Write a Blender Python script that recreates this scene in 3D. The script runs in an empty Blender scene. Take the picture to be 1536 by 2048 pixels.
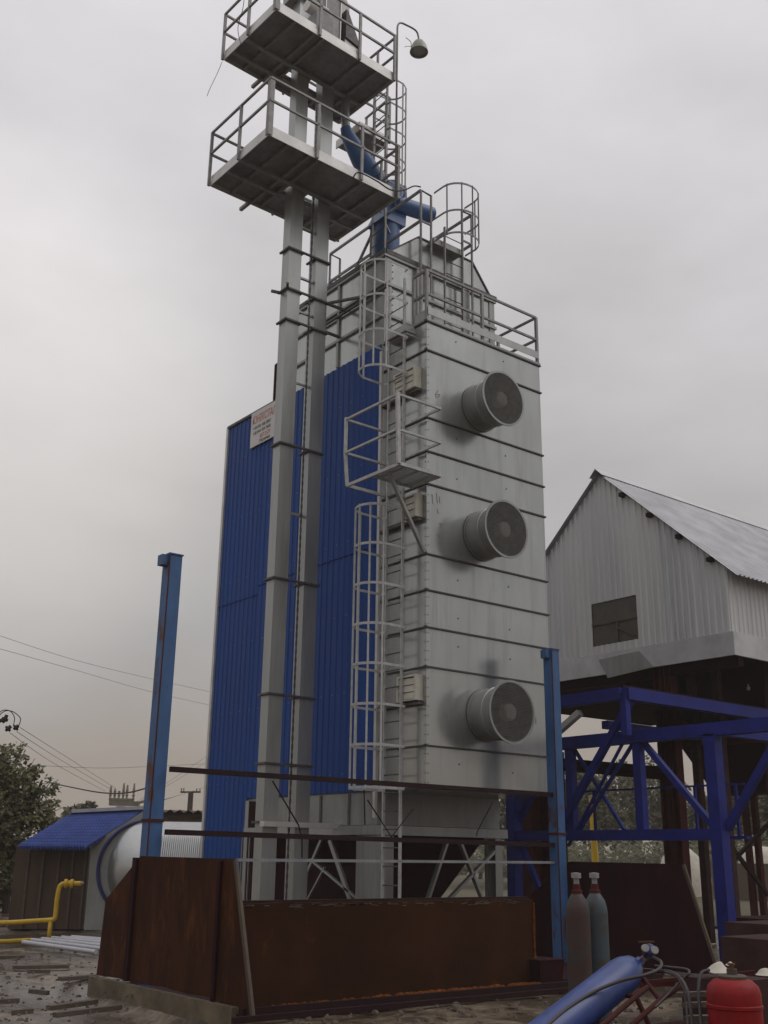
import bpy, math, random
from mathutils import Vector, Matrix, noise
random.seed(7)
S = bpy.context.scene
COL = S.collection
V = Vector
# ------------------------------------------------------------------ camera frame (survey of the photograph)
FPX, PITCH, ROLL, AZ, EYE = 2137.57, math.radians(17.889), math.radians(.8108), math.radians(51.773), 1.65
_F = V((math.cos(AZ)*math.cos(PITCH), math.sin(AZ)*math.cos(PITCH), math.sin(PITCH)))
_R = V((math.sin(AZ), -math.cos(AZ), 0)); _U = _R.cross(_F)
CR = _R*math.cos(ROLL)+_U*math.sin(ROLL); CU = _U*math.cos(ROLL)-_R*math.sin(ROLL)
C0 = V((0, 0, EYE))
def ray(x, y): return _F+CR*((x-768)/FPX)-CU*((y-1024)/FPX)
def onu(x, y, u): d = ray(x, y); return C0+d*(u/d.x)
def onv(x, y, v): d = ray(x, y); return C0+d*(v/d.y)
def onz(x, y, z=0.): d = ray(x, y); return C0+d*((z-EYE)/d.z)
def onh(x, y, D): d = ray(x, y); return C0+d*(D/math.hypot(d.x, d.y))
def flat(p, z=0.): return V((p.x, p.y, z))
# ------------------------------------------------------------------ materials
def mat(name, c1, c2=None, rough=.6, metal=0., scale=4., stretch=(1, 1, 1), bump=0., c3=None, t3=.62, scale3=2.5, detail=6, rvar=0., lo=.35, hi=.65, spec=.5, bscale=None, stretch3=None):
    m = bpy.data.materials.new(name); m.use_nodes = True
    nt = m.node_tree; N = nt.nodes; L = nt.links; b = N['Principled BSDF']
    b.inputs['Roughness'].default_value = rough; b.inputs['Metallic'].default_value = metal
    b.inputs['Specular IOR Level'].default_value = spec
    c2 = c2 or tuple(x*.75 for x in c1)
    tc = N.new('ShaderNodeTexCoord'); mp = N.new('ShaderNodeMapping'); mp.inputs['Scale'].default_value = stretch
    L.new(tc.outputs['Object'], mp.inputs['Vector'])
    n = N.new('ShaderNodeTexNoise'); n.inputs['Scale'].default_value = scale; n.inputs['Detail'].default_value = detail
    n.inputs['Roughness'].default_value = .65
    L.new(mp.outputs[0], n.inputs['Vector'])
    r = N.new('ShaderNodeValToRGB'); r.color_ramp.elements[0].position = lo; r.color_ramp.elements[1].position = hi
    r.color_ramp.elements[0].color = (*c2, 1); r.color_ramp.elements[1].color = (*c1, 1)
    L.new(n.outputs['Fac'], r.inputs[0]); out = r.outputs[0]
    if c3:
        n3 = N.new('ShaderNodeTexNoise'); n3.inputs['Scale'].default_value = scale3; n3.inputs['Detail'].default_value = 4 if stretch3 else 8
        n3.inputs['Roughness'].default_value = .7
        mp3 = mp
        if stretch3:
            mp3 = N.new('ShaderNodeMapping'); mp3.inputs['Scale'].default_value = stretch3; L.new(tc.outputs['Object'], mp3.inputs['Vector'])
        L.new(mp3.outputs[0], n3.inputs['Vector'])
        r3 = N.new('ShaderNodeValToRGB'); r3.color_ramp.elements[0].position = t3; r3.color_ramp.elements[1].position = t3+(.14 if stretch3 else .06)
        L.new(n3.outputs['Fac'], r3.inputs[0])
        mx = N.new('ShaderNodeMix'); mx.data_type = 'RGBA'; mx.inputs['B'].default_value = (*c3, 1)
        L.new(r3.outputs[0], mx.inputs['Factor']); L.new(out, mx.inputs['A']); out = mx.outputs['Result']
    L.new(out, b.inputs['Base Color'])
    if rvar:
        mr = N.new('ShaderNodeMapRange'); mr.inputs['From Min'].default_value = .35; mr.inputs['From Max'].default_value = .65
        mr.inputs['To Min'].default_value = max(.05, rough-rvar); mr.inputs['To Max'].default_value = min(1, rough+rvar)
        L.new(n.outputs['Fac'], mr.inputs['Value']); L.new(mr.outputs[0], b.inputs['Roughness'])
    if bump:
        nb = n
        if bscale:
            nb = N.new('ShaderNodeTexNoise'); nb.inputs['Scale'].default_value = bscale; nb.inputs['Detail'].default_value = 8
            L.new(mp.outputs[0], nb.inputs['Vector'])
        bp = N.new('ShaderNodeBump'); bp.inputs['Strength'].default_value = bump; bp.inputs['Distance'].default_value = .03
        L.new(nb.outputs['Fac'], bp.inputs['Height']); L.new(bp.outputs[0], b.inputs['Normal'])
    return m
M = dict(
 seam=mat('seam_steel', (.045, .04, .043), (.028, .024, .028), rough=.6, scale=9),
 galv=mat('galvanised_sheet', (.44, .455, .445), (.395, .405, .395), rough=.22, metal=.70, scale=1.1, detail=3, stretch=(1, 1, .5), rvar=.05, bump=.05, bscale=.75, c3=(.365, .372, .36), t3=.50, scale3=1.0, stretch3=(4, 4, .3)),
 galvdull=mat('weathered_galvanised', (.33, .335, .325), (.21, .215, .205), rough=.45, metal=.5, scale=2.2, stretch=(1, 1, .3), rvar=.1, bump=.06),
 galvleg=mat('galvanised_casing', (.37, .38, .375), (.31, .32, .31), rough=.36, metal=.6, scale=2.0, stretch=(1.5, 1.5, .3), rvar=.08, c3=(.31, .31, .295), t3=.52, scale3=1.2, stretch3=(5, 5, .3)),
 flange=mat('dull_flange_steel', (.13, .12, .125), (.07, .062, .066), rough=.6, metal=.4, scale=9),
 rail=mat('zinc_painted_tube', (.27, .265, .26), (.18, .175, .172), rough=.55, metal=.3, scale=7),
 cage=mat('pale_primer_steel', (.47, .47, .46), (.34, .34, .335), rough=.6, metal=.15, scale=8),
 joist=mat('grey_joist', (.30, .30, .31), (.21, .21, .215), rough=.6, metal=.3, scale=5),
 deck=mat('wet_deck_plate', (.26, .255, .26), (.16, .155, .16), rough=.55, metal=.3, scale=4),
 skirt=mat('zinc_edge_sheet', (.62, .61, .59), (.50, .49, .48), rough=.45, metal=.35, scale=3),
 blueclad=mat('blue_profiled_sheet', (.010, .060, .26), (.008, .048, .21), rough=.55, spec=.22, scale=1.2, stretch=(1, 1, .25), rvar=.06, c3=(.014, .052, .21), t3=.55, scale3=1.0, stretch3=(6, 6, .25), bump=.03, bscale=.8),
 bluepost=mat('worn_light_blue_paint', (.038, .115, .28), (.028, .085, .21), rough=.55, scale=5, c3=(.07, .022, .010), t3=.575, scale3=3.2, stretch=(1, 1, .45), bump=.15),
 blueframe=mat('deep_blue_paint', (.013, .022, .21), (.009, .014, .14), rough=.55, spec=.25, scale=3),
 bluepipe=mat('spout_blue_paint', (.03, .10, .27), (.022, .075, .20), rough=.45, scale=3),
 rust=mat('rusty_plate', (.058, .017, .0055), (.026, .008, .0035), rough=.8, spec=.12, scale=3.0, stretch=(1, 1, .35), c3=(.088, .029, .007), t3=.54, scale3=1.6, stretch3=(2.4, 2.4, .8), bump=.25),
 rustdark=mat('dark_rusty_plate', (.030, .0055, .0085), (.017, .0035, .006), rough=.75, spec=.12, scale=3.0, stretch=(1, 1, .3), bump=.15),
 rustearth=mat('earthy_rust', (.045, .016, .006), (.027, .0095, .004), rough=.9, spec=.1, scale=1.3, c3=(.075, .026, .0065), t3=.62, scale3=1.6, stretch3=(2, 2, 1.2), bump=.35),
 rustbright=mat('orange_scale', (.17, .050, .006), (.09, .026, .005), rough=.9, spec=.1, scale=9, bump=.5),
 brownpipe=mat('red_oxide_tube', (.024, .007, .008), (.014, .004, .006), rough=.7, spec=.2, scale=6),
 browncol=mat('red_oxide_column', (.080, .016, .014), (.045, .010, .010), rough=.7, spec=.2, scale=4, stretch=(1, 1, .4)),
 mesh=mat('wire_guard', (.20, .195, .18), (.13, .125, .12), rough=.5, metal=.5, scale=12),
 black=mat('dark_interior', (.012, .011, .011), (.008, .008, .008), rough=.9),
 hub=mat('fan_hub_grey', (.78, .76, .72), (.66, .64, .60), rough=.6, scale=9),
 cream=mat('cream_louvre', (.56, .54, .46), (.44, .42, .35), rough=.55, scale=6),
 barnwall=mat('barn_zinc_siding', (.61, .61, .60), (.48, .48, .49), rough=.5, metal=.15, scale=1.3, stretch=(1, 1.5, .12), rvar=.1, c3=(.36, .37, .39), t3=.64, scale3=1.1),
 barnroof=mat('barn_zinc_roof', (.55, .55, .56), (.40, .40, .41), rough=.45, metal=.35, scale=1.5, stretch=(.8, 1, 1)),
 window=mat('dusty_window', (.080, .072, .062), (.055, .05, .043), rough=.6, scale=3),
 wood=mat('grey_wet_wood', (.115, .085, .062), (.06, .042, .030), rough=.8, scale=5, stretch=(.4, 6, 6), bump=.2),
 shedwood=mat('brown_shed_boards', (.075, .042, .022), (.045, .026, .015), rough=.7, scale=2.5, stretch=(1, 1, .3)),
 tile=mat('blue_tile_sheet', (.11, .17, .46), (.08, .125, .36), rough=.3, scale=4),
 drum=mat('bright_aluminium_sheet', (.46, .465, .46), (.40, .405, .40), rough=.28, metal=.8, scale=2, bump=.03),
 bluetrim=mat('blue_ring_trim', (.018, .022, .14), (.014, .017, .10), rough=.4),
 yellow=mat('yellow_gas_paint', (.62, .40, .015), (.48, .29, .012), rough=.45, scale=6),
 white=mat('white_plastic', (.46, .46, .49), (.38, .38, .41), rough=.4, scale=6),
 cap=mat('pale_cap', (.30, .285, .28), (.21, .20, .195), rough=.6, scale=14),
 barnwall2=mat('barn_zinc_darker_sheet', (.58, .59, .60), (.44, .45, .47), rough=.45, metal=.2, scale=1.3, stretch=(1, 2, .12), rvar=.1, c3=(.27, .28, .31), t3=.55, scale3=1.0, stretch3=(6, 6, .3)),
 gas=mat('rusty_grey_cylinder', (.034, .026, .024), (.022, .017, .016), rough=.6, scale=4, c3=(.042, .017, .014), t3=.47, scale3=3.2, bump=.1),
 gasblue=mat('faded_cylinder_blue', (.042, .062, .072), (.03, .04, .05), rough=.55, scale=4, c3=(.05, .030, .024), t3=.55, scale3=3.0, bump=.1),
 oxy=mat('blue_oxygen_cylinder', (.030, .058, .21), (.020, .040, .15), rough=.38, scale=5, c3=(.05, .06, .12), t3=.66, scale3=4),
 red=mat('red_tank_paint', (.24, .006, .007), (.16, .004, .005), rough=.55, spec=.25, scale=6, c3=(.19, .05, .035), t3=.68, scale3=3.5),
 brass=mat('brass', (.16, .08, .03), rough=.45, metal=.6),
 clod=mat('wet_clod', (.085, .058, .038), (.05, .034, .022), rough=.7),
 rubber=mat('rubber_hose', (.05, .035, .035), (.03, .022, .024), rough=.6),
 cable=mat('black_cable', (.018, .016, .018), rough=.6),
 concrete=mat('wet_concrete', (.165, .13, .08), (.07, .052, .032), rough=.8, scale=2.5, bump=.3),
 render=mat('stained_plaster', (.20, .15, .115), (.12, .09, .07), rough=.85, scale=1.5),
 slate=mat('old_corrugated_slate', (.06, .035, .03), (.035, .022, .02), rough=.8),
 lampgrey=mat('enamel_lamp_grey', (.30, .30, .26), (.22, .22, .19), rough=.45),
 glass=mat('lamp_glass', (.35, .34, .33), rough=.2),
 bark=mat('bark', (.055, .04, .03), (.03, .022, .018), rough=.9, scale=6, stretch=(1, 1, .3), bump=.3),
 leaf=mat('leaf', (.11, .105, .030), (.045, .046, .014), rough=.6, scale=1.3),
 leaffar=mat('far_leaf', (.085, .085, .032), (.042, .044, .018), rough=.7, scale=.5),
 signwhite=mat('sign_white', (.62, .60, .58), (.55, .53, .51), rough=.5, scale=2),
 signred=mat('sign_red_print', (.62, .12, .05), rough=.5), signblack=mat('sign_black_print', (.03, .03, .035), rough=.5),
 pencil=mat('marker_scrawl', (.22, .22, .23), rough=.7),
 wire=mat('weathered_wire', (.13, .125, .12), (.10, .095, .09), rough=.6),
 pole=mat('old_pole', (.045, .028, .022), rough=.85), porcelain=mat('insulator', (.24, .21, .17), rough=.4),
 mound=mat('pale_heap', (.52, .49, .42), (.40, .37, .31), rough=.8, scale=3),
 brick=mat('dull_block', (.050, .024, .022), (.028, .013, .013), rough=.9, spec=.2, scale=4),
)
# ------------------------------------------------------------------ mesh builder
OFF = {}
class MB:
    def __init__(s): s.v = []; s.f = []
    def add(s, vs, fs):
        o = len(s.v); s.v += [V(p) for p in vs]; s.f += [tuple(i+o for i in f) for f in fs]; return s
    def hexa(s, a):  # 8 corners: bottom 4 then top 4
        return s.add(a, [(0, 3, 2, 1), (4, 5, 6, 7), (0, 1, 5, 4), (1, 2, 6, 5), (2, 3, 7, 6), (3, 0, 4, 7)])
    def box(s, x0, x1, y0, y1, z0, z1):
        return s.hexa([(x0, y0, z0), (x1, y0, z0), (x1, y1, z0), (x0, y1, z0), (x0, y0, z1), (x1, y0, z1), (x1, y1, z1), (x0, y1, z1)])
    def bar(s, p, q, w, h=None, up=(0, 0, 1)):
        p, q = V(p), V(q); h = h or w; d = (q-p).normalized(); up = V(up)
        if abs(d.dot(up)) > .95: up = V((1, 0, 0))
        a = d.cross(up).normalized()*(w/2); b = a.cross(d).normalized()*(h/2)
        return s.hexa([p-a-b, p+a-b, q+a-b, q-a-b, p-a+b, p+a+b, q+a+b, q-a+b])
    def angle(s, p, q, w, t=.012):  # L section along p-q opening to -u -v
        p, q = V(p), V(q); s.bar(p, q, w, t); return s.bar(p+V((0, 0, -w/2)), q+V((0, 0, -w/2)), t, w)
    def tube(s, pts, r, n=8, closed=False, caps=True):
        pts = [V(p) for p in pts]; k = len(pts); rs = r if isinstance(r, (list, tuple)) else [r]*k
        ref = None; rings = []
        for i in range(k):
            a = pts[(i-1) % k] if (closed or i > 0) else pts[i]; b = pts[(i+1) % k] if (closed or i < k-1) else pts[i]
            t = (b-a).normalized()
            if ref is None: ref = t.orthogonal().normalized()
            ref = (ref-t*ref.dot(t)).normalized(); bi = t.cross(ref)
            rings.append([pts[i]+(ref*math.cos(2*math.pi*j/n)+bi*math.sin(2*math.pi*j/n))*rs[i] for j in range(n)])
        vs = [p for g in rings for p in g]; fs = []
        for i in range(k if closed else k-1):
            i2 = (i+1) % k
            for j in range(n): fs.append((i*n+j, i*n+(j+1) % n, i2*n+(j+1) % n, i2*n+j))
        if caps and not closed: fs += [tuple(range(n-1, -1, -1)), tuple((k-1)*n+j for j in range(n))]
        return s.add(vs, fs)
    def lathe(s, prof, o, axis=(0, 0, 1), n=32):  # prof: (r, h)
        o = V(o); a = V(axis).normalized(); e = a.orthogonal().normalized(); g = a.cross(e)
        vs = [o+a*h+(e*math.cos(2*math.pi*j/n)+g*math.sin(2*math.pi*j/n))*r for r, h in prof for j in range(n)]
        fs = [(i*n+j, i*n+(j+1) % n, (i+1)*n+(j+1) % n, (i+1)*n+j) for i in range(len(prof)-1) for j in range(n)]
        return s.add(vs, fs)
    def prism(s, poly, vec):
        vec = V(vec); k = len(poly); P = [V(p) for p in poly]
        return s.add(P+[p+vec for p in P], [tuple(range(k-1, -1, -1)), tuple(range(k, 2*k))]+[(i, (i+1) % k, k+(i+1) % k, k+i) for i in range(k)])
    def corr(s, O, E, Sv, N, pitch, depth, s0, s1, wave='trap', thick=.004):
        """profiled sheet: E runs across the ribs, Sv along them, from s0(t) to s1(t) (t = metres along E)"""
        O, E, Sv, N = V(O), V(E), V(Sv), V(N).normalized(); W = E.length; e = E/W
        ts = []; t = 0
        while t < W-1e-6:
            if wave == 'trap': ts += [(t, 0), (t+pitch*.50, 0), (t+pitch*.62, 1), (t+pitch*.88, 1)]
            else: ts += [(t+pitch*j/6, .5-.5*math.cos(2*math.pi*j/6)) for j in range(6)]
            t += pitch
        ts = [(a, b) for a, b in ts if a < W]+[(W, 0)]
        f = []; bk = []
        for a, d in ts:
            p = O+e*a+N*(depth*d)
            f += [p+Sv*s0(a), p+Sv*s1(a)]; bk += [p+Sv*s0(a)-N*thick, p+Sv*s1(a)-N*thick]
        k = len(ts); fs = []
        for i in range(k-1):
            fs.append((2*i, 2*i+2, 2*i+3, 2*i+1)); o = 2*k
            fs.append((o+2*i+1, o+2*i+3, o+2*i+2, o+2*i))
            fs.append((2*i+1, 2*i+3, o+2*i+3, o+2*i+1)); fs.append((2*i, o+2*i, o+2*i+2, 2*i+2))
        return s.add(f+bk, fs)
    def build(s, name, m, parent=None, smooth=False, recalc=True):
        off = OFF.get(parent.name, V((0, 0, 0))) if parent else V((0, 0, 0))
        if parent is None and s.v: off = V((sum(p.x for p in s.v)/len(s.v), sum(p.y for p in s.v)/len(s.v), min(p.z for p in s.v)))
        me = bpy.data.meshes.new(name); me.from_pydata([p-off for p in s.v], [], s.f)
        if recalc:
            import bmesh
            bm = bmesh.new(); bm.from_mesh(me); bmesh.ops.recalc_face_normals(bm, faces=bm.faces); bm.to_mesh(me); bm.free()
        me.materials.append(M[m])
        o = bpy.data.objects.new(name, me); COL.objects.link(o)
        if parent: o.parent = parent
        else: o.location = off
        OFF[o.name] = off
        if smooth:
            for p in me.polygons: p.use_smooth = True
            if smooth == 'auto':
                try: me.set_sharp_from_angle(angle=math.radians(35))
                except Exception: pass
        return o
def thing(name, label, cat, loc, group=None):
    o = bpy.data.objects.new(name, None); COL.objects.link(o); o.location = V(loc); o.empty_display_size = .2
    OFF[o.name] = V(loc); return tag(o, label, cat, group)
def tag(o, label, cat, group=None):
    o['label'] = label; o['category'] = cat
    if group: o['group'] = group
    return o
def struct(o, kind='structure'): o['kind'] = kind; return o
def arc(c, a, b, a0, a1, n):  # points c + a cos + b sin
    return [V(c)+V(a)*math.cos(a0+(a1-a0)*i/n)+V(b)*math.sin(a0+(a1-a0)*i/n) for i in range(n+1)]
def bez(p, n=16):
    p = [V(q) for q in p]; out = []
    for i in range(len(p)-1):  # catmull-rom
        p0, p1, p2, p3 = p[max(i-1, 0)], p[i], p[i+1], p[min(i+2, len(p)-1)]
        for k in range(n):
            t = k/n; out.append(.5*((2*p1)+(p2-p0)*t+(2*p0-5*p1+4*p2-p3)*t*t+(3*p1-p0-3*p2+p3)*t**3))
    return out+[p[-1]]
# ================================================================== TOWER
U0, V0, U1 = 12.046, 14.04, 15.15
VB = 15.371           # body front plane
SEAMS = [10.885, 9.49, 8.815, 8.175, 6.838, 6.173, 5.504, 4.806, 3.46]
ZT, ZB = 11.52, 2.75
tower = thing('dryer_tower', 'tall galvanised grain dryer tower with blue cladding and three round fan outlets', 'grain dryer', ((U0+U1)/2, 17.5, 0))
zs = [ZB]+sorted(SEAMS)+[ZT]
b = MB()
for a, c in zip(zs[:-1], zs[1:]):   # slightly dished sheets so that reflections break at each seam
    b.box(U0, U1, V0, VB-.002, a+.004, c-.004)
box = b.build('fan_housing', 'galv', tower)
b = MB()
for z in [ZB+.02]+SEAMS+[ZT-.02]:
    b.box(U0-.028, U1+.028, V0-.028, V0-.001, z-.015, z+.015); b.box(U0-.028, U0-.001, V0, VB, z-.015, z+.015); b.box(U1+.001, U1+.028, V0, VB, z-.015, z+.015)
for z in [ZB+.02]+SEAMS+[ZT-.02]: b.box(U0-.055, U0-.029, V0-.055, V0+.02, z-.022, z+.022)
z = ZB+.1
while z < ZT:
    b.lathe([(0, .008), (.009, .008), (.011, 0)], (U0-.0, V0+.035, z), (-1, 0, 0), 6); b.lathe([(0, .008), (.009, .008), (.011, 0)], (U0+.035, V0, z), (0, -1, 0), 6); z += .16
for a, c in zip(zs[:-1], zs[1:]):
    for k in range(2):
        if c-a < 1: b.lathe([(0, .014), (.011, .014), (.014, 0)], (U0+.75+k*1.3, V0, (a+c)/2+.1*math.sin(3*a+k)), (0, -1, 0), 6)
b.build('flange_bands', 'seam', box)
# fans
FL = .65
for k, (x, y) in enumerate([(1006, 797), (1012, 1058), (1023, 1424)]):
    c = onv(x, y, V0-FL)
    FS = 1.06
    fan = MB().lathe([(r_*FS, h_) for r_, h_ in [(.43, 0), (.43, .02), (.45, .02), (.45, .05), (.43, .05), (.43, .33), (.445, .34), (.445, .37), (.43, .38), (.44, .48), (.47, .57), (.51, .63), (.525, .65), (.525, .67), (.485, .67), (.46, .6), (.42, .5), (.42, .03), (.0, .03)]], (c.x, V0, c.z), (0, -1, 0), 48).build('fan', 'galvdull', tower, smooth='auto')
    g = MB(); st = .026; k_ = -19
    while k_ <= 19:
        d_ = k_*st; hl_ = math.sqrt(max(.0, .516**2-d_*d_))
        if hl_ > .03:
            g.bar((c.x+d_, V0-FL-.004, c.z-hl_), (c.x+d_, V0-FL-.004, c.z+hl_), .0085, .006, up=(0, 1, 0)); g.bar((c.x-hl_, V0-FL-.010, c.z+d_), (c.x+hl_, V0-FL-.010, c.z+d_), .0085, .005)
        k_ += 1
    g.build('wire_guard', 'mesh', fan)
    MB().lathe([(0, .16), (.12, .16), (.15, .13), (.15, 0), (0, 0)], (c.x, V0-.49, c.z), (0, -1, 0), 24).build('hub', 'hub', fan)
    MB().lathe([(0, 0), (.425, 0), (.425, .01), (0, .012)], (c.x, V0-.36, c.z), (0, -1, 0), 40).build('duct_shade_disc', 'black', fan)  # black disc paints the shade inside the duct; no rotor is modelled
# louvre boxes on the side face
for (xa, ya, xb, yb) in [(787, 738, 829, 772), (806, 1000, 831, 1031), (793, 1365, 831, 1399)]:
    p, q = onu(xb, yb, U0-.17), onu(xa, ya, U0-.17); v0_, v1_ = p.y, min(q.y, VB-.1); z0_ = p.z; z1_ = z0_+.44
    lb = MB().box(U0-.17, U0-.002, v0_, v1_, z1_-.03, z1_).box(U0-.17, U0-.002, v0_, v1_, z0_, z0_+.02).box(U0-.17, U0-.002, v0_, v0_+.05, z0_+.02, z1_-.03).box(U0-.17, U0-.002, v1_-.05, v1_, z0_+.02, z1_-.03).box(U0-.03, U0-.003, v0_+.05, v1_-.05, z0_+.02, z1_-.03).build('louvre_box', 'cream', tower)
    s = MB()
    for i in range(3):
        z = z0_+.03+i*.123
        s.hexa([(U0-.162, v0_+.051, z), (U0-.150, v0_+.051, z), (U0-.150, v1_-.051, z), (U0-.162, v1_-.051, z), (U0-.148, v0_+.051, z+.112), (U0-.138, v0_+.051, z+.112), (U0-.138, v1_-.051, z+.112), (U0-.148, v1_-.051, z+.112)])
    s.build('slats', 'cream', lb)
    MB().box(U0-.12, U0-.004, v0_-.02, VB-.05, z0_-.07, z0_-.03).build('drip_ledge', 'flange', lb)
# body
VS = 18.72; VE = 21.41; ZU = 13.6
body = MB().box(U0, U1, VB, VS, 11.45, ZU).build('dryer_body', 'galv', tower)
MB().box(U0+.05, U1-.05, VB, VE-.05, ZB, 11.44).build('inner_shell', 'galvdull', tower)
b = MB()
for z in (13.57, 12.91, 12.19):
    b.box(U0-.05, U0-.001, VB, VS, z-.03, z+.03); b.box(U0-.05, U1+.05, VB-.05, VB-.001, z-.03, z+.03)
for v in (16.95, 18.0): b.box(U0-.04, U0-.002, v-.035, v+.035, 11.57, 13.53)
for u in (12.95, 14.3): b.box(u-.09, u+.09, VB-.045, VB-.002, 11.57, 13.53)
b.box(U0-.02, U0+.16, VB-.022, VB-.003, 11.57, 13.53); b.box(U1-.14, U1+.012, VB-.022, VB-.003, 11.57, 13.53)
b.build('stiffener_ribs', 'galvdull', body)
b = MB()
for i in range(12): b.lathe([(0, .012), (.012, .012), (.016, 0)], (U0+.2, VB, 11.7+i*.155), (0, -1, 0), 6)
b.build('rivets', 'flange', body)
# hood
p = onv(836, 476, 15.43); q = onv(944, 524, 15.43); hz = (p.z+q.z)/2
hd_ = MB().prism([(U0, 15.43, ZU+.012), (U1+.05, 15.43, ZU+.012), (q.x, 15.43, hz), (p.x, 15.43, hz)], (0, VS-15.43, 0)).build('roof_hood', 'galv', tower)
b = MB()
for a_, c_ in (((U0, ZU+.03), (p.x, hz+.01)), ((U1+.05, ZU+.03), (q.x, hz+.01)), ((p.x, hz+.012), (q.x, hz+.012))): b.bar((a_[0], 15.42, a_[1]), (c_[0], 15.42, c_[1]), .03, .03)
b.build('hood_edges', 'flange', hd_)
MB().box(U0-.03, U1+.06, VB-.06, VB-.004, ZU+.0, ZU+.10).box(U0-.06, U0-.004, VB-.06, VS, ZU, ZU+.10).build('eave_trim', 'flange', tower)
# blue profiled cladding on the left side and round the far lower part
VST = 19.73
cl = MB().corr((U0-.012, VST, 0), (0, -(VST-VB-.07), 0), (0, 0, 1), (-1, 0, 0), .19, .017, lambda t: ZB+.02, lambda t: 11.55)
cl.corr((U0-.012, VE, 0), (0, -(VE-VST-.004), 0), (0, 0, 1), (-1, 0, 0), .19, .017, lambda t: .25, lambda t: 11.55)
clo = cl.build('blue_cladding', 'blueclad', tower)
b = MB()
for z in (3.1, 4.6, 6.1, 7.6, 9.1, 10.6):
    v = VE-.05
    while v > VB+.4:
        if z > 2.8 or v > VST: b.lathe([(0, .008), (.010, .006), (.012, 0)], (U0-.0125, v, z), (-1, 0, 0), 6)
        v -= .38
b.build('screws', 'joist', clo)['kind'] = 'stuff'
MB().box(U0-.04, U0-.0005, VB+.08, VST, 7.30, 7.306).box(U0-.04, U0-.0005, VST, VE, 7.10, 7.106).build('sheet_lap', 'blueclad', clo)
MB().box(U0-.055, U0+.06, VE+.004, VE+.09, .2, 11.6).build('corner_trim', 'skirt', tower)
MB().box(U0+.06, U1, VST, VE, .22, 2.72).build('furnace_base', 'galvdull', tower)
MB().box(U0-.05, U0+.05, VST-.14, VST-.01, .02, 2.72).build('corner_trim', 'galvleg', tower)
MB().box(U0-.03, U0+.05, VST-.34, VST-.145, .02, 2.7).build('column_shade_face', 'rustdark', tower)  # dark box colours in the shaded face of the pale corner column
MB().box(U0-.06, U1, VS+.01, VE+.05, 11.56, 11.62).build('shoulder_roof', 'flange', tower)
MB().box(U0-.02, U1+.02, V0-.02, VB-.06, ZT+.002, ZT+.045).build('housing_roof', 'galvdull', tower)
# lower part
b = MB().box(U0+.01, U1-.1, VB+.01, VST-.02, 2.19, ZB-.004)
low = b.build('lower_body', 'galvdull', tower)
b = MB()
for v in (16.2, 17.1, 18.0, 18.9): b.box(U0-.01, U0+.008, v-.03, v+.03, 2.2, 2.74)
b.build('panel_ribs', 'flange', low)
b = MB()
b.box(U0-.06, U1+.05, VB-.06, VB+.06, 2.02, 2.18).box(U0-.06, U0+.06, VB+.062, VST, 2.02, 2.18).box(U1-.08, U1+.05, VB+.062, VST, 2.02, 2.18)
b.build('sole_beam', 'galvleg', tower)
MB().box(U0-.02, U0+.37, VB-.02, VB+.56, 0, 2.01).build('leg', 'galvleg', tower)
for (u, v) in ((U1-.14, VB+.02), (U0+.03, 19.5), (U1-.14, 19.5)):
    MB().box(u-.09, u+.09, v-.02, v+.0, 0, 2.01).box(u-.09, u+.09, v+.26, v+.28, 0, 2.01).box(u-.01, u+.01, v+.001, v+.259, 0, 2.01).box(u-.16, u+.16, v-.08, v+.34, -.02, .03).build('leg', 'galvleg', tower)
lx = [(893, 1685, 843, 1806), (920, 1685, 978, 1806), (1000, 1690, 868, 1800)]
for (xa, ya, xb, yb) in lx:
    MB().bar(onv(xa, ya, VB+.05), onv(xb, yb, VB+.05)+V((0, 0, -.25)), .09, .05).build('brace', 'galvleg', tower)
for (xa, ya, xb, yb, w) in [(643, 1680, 612, 1752, .06), (660, 1680, 703, 1806, .09), (620, 1718, 728, 1808, .04), (650, 1735, 612, 1806, .03)]:
    MB().bar(onu(xa, ya, U0+.05), onu(xb, yb, U0+.05), .05, w).build('brace', 'galvleg', tower)
# discharge hopper between the legs
a = [V((U0+1.0, 16.4, .55)), V((U1-1.1, 16.4, .55)), V((U1-1.1, 18.6, .55)), V((U0+1.0, 18.6, .55)), V((U0+.15, VB+.15, 2.18)), V((U1-.2, VB+.15, 2.18)), V((U1-.2, VST-.2, 2.18)), V((U0+.15, VST-.2, 2.18))]
MB().hexa(a).build('discharge_hopper', 'rustdark', tower)
MB().box(U0+.4, U1-1.25, 16.5, 19.4, .05, 1.5).build('conveyor_casing', 'rustdark', tower)
# hand scrawl on the panels
b = MB()
def scr(pts, w=.012):
    P = [onv(x, y, V0-.003) for x, y in pts]
    b = MB()
    for a_, c_ in zip(P[:-1], P[1:]): b.bar(a_, c_, w, .004, up=(0, 1, 0))
    b.build('marker_scrawl', 'pencil', box)
scr([(876, 781), (871, 788), (872, 794), (878, 794), (880, 789), (873, 789)])
scr([(864, 988), (866, 1008)]); scr([(873, 986), (875, 1006)]); scr([(879, 993), (880, 1006)]); scr([(875, 1018), (875, 1026), (879, 1026)])
scr([(878, 1046), (884, 1050), (880, 1053)]); scr([(876, 1068), (879, 1076)]); scr([(872, 812), (872, 818)])
scr([(896, 1427), (898, 1440)], .016); scr([(1072, 1436), (1072, 1448)], .014)
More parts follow.
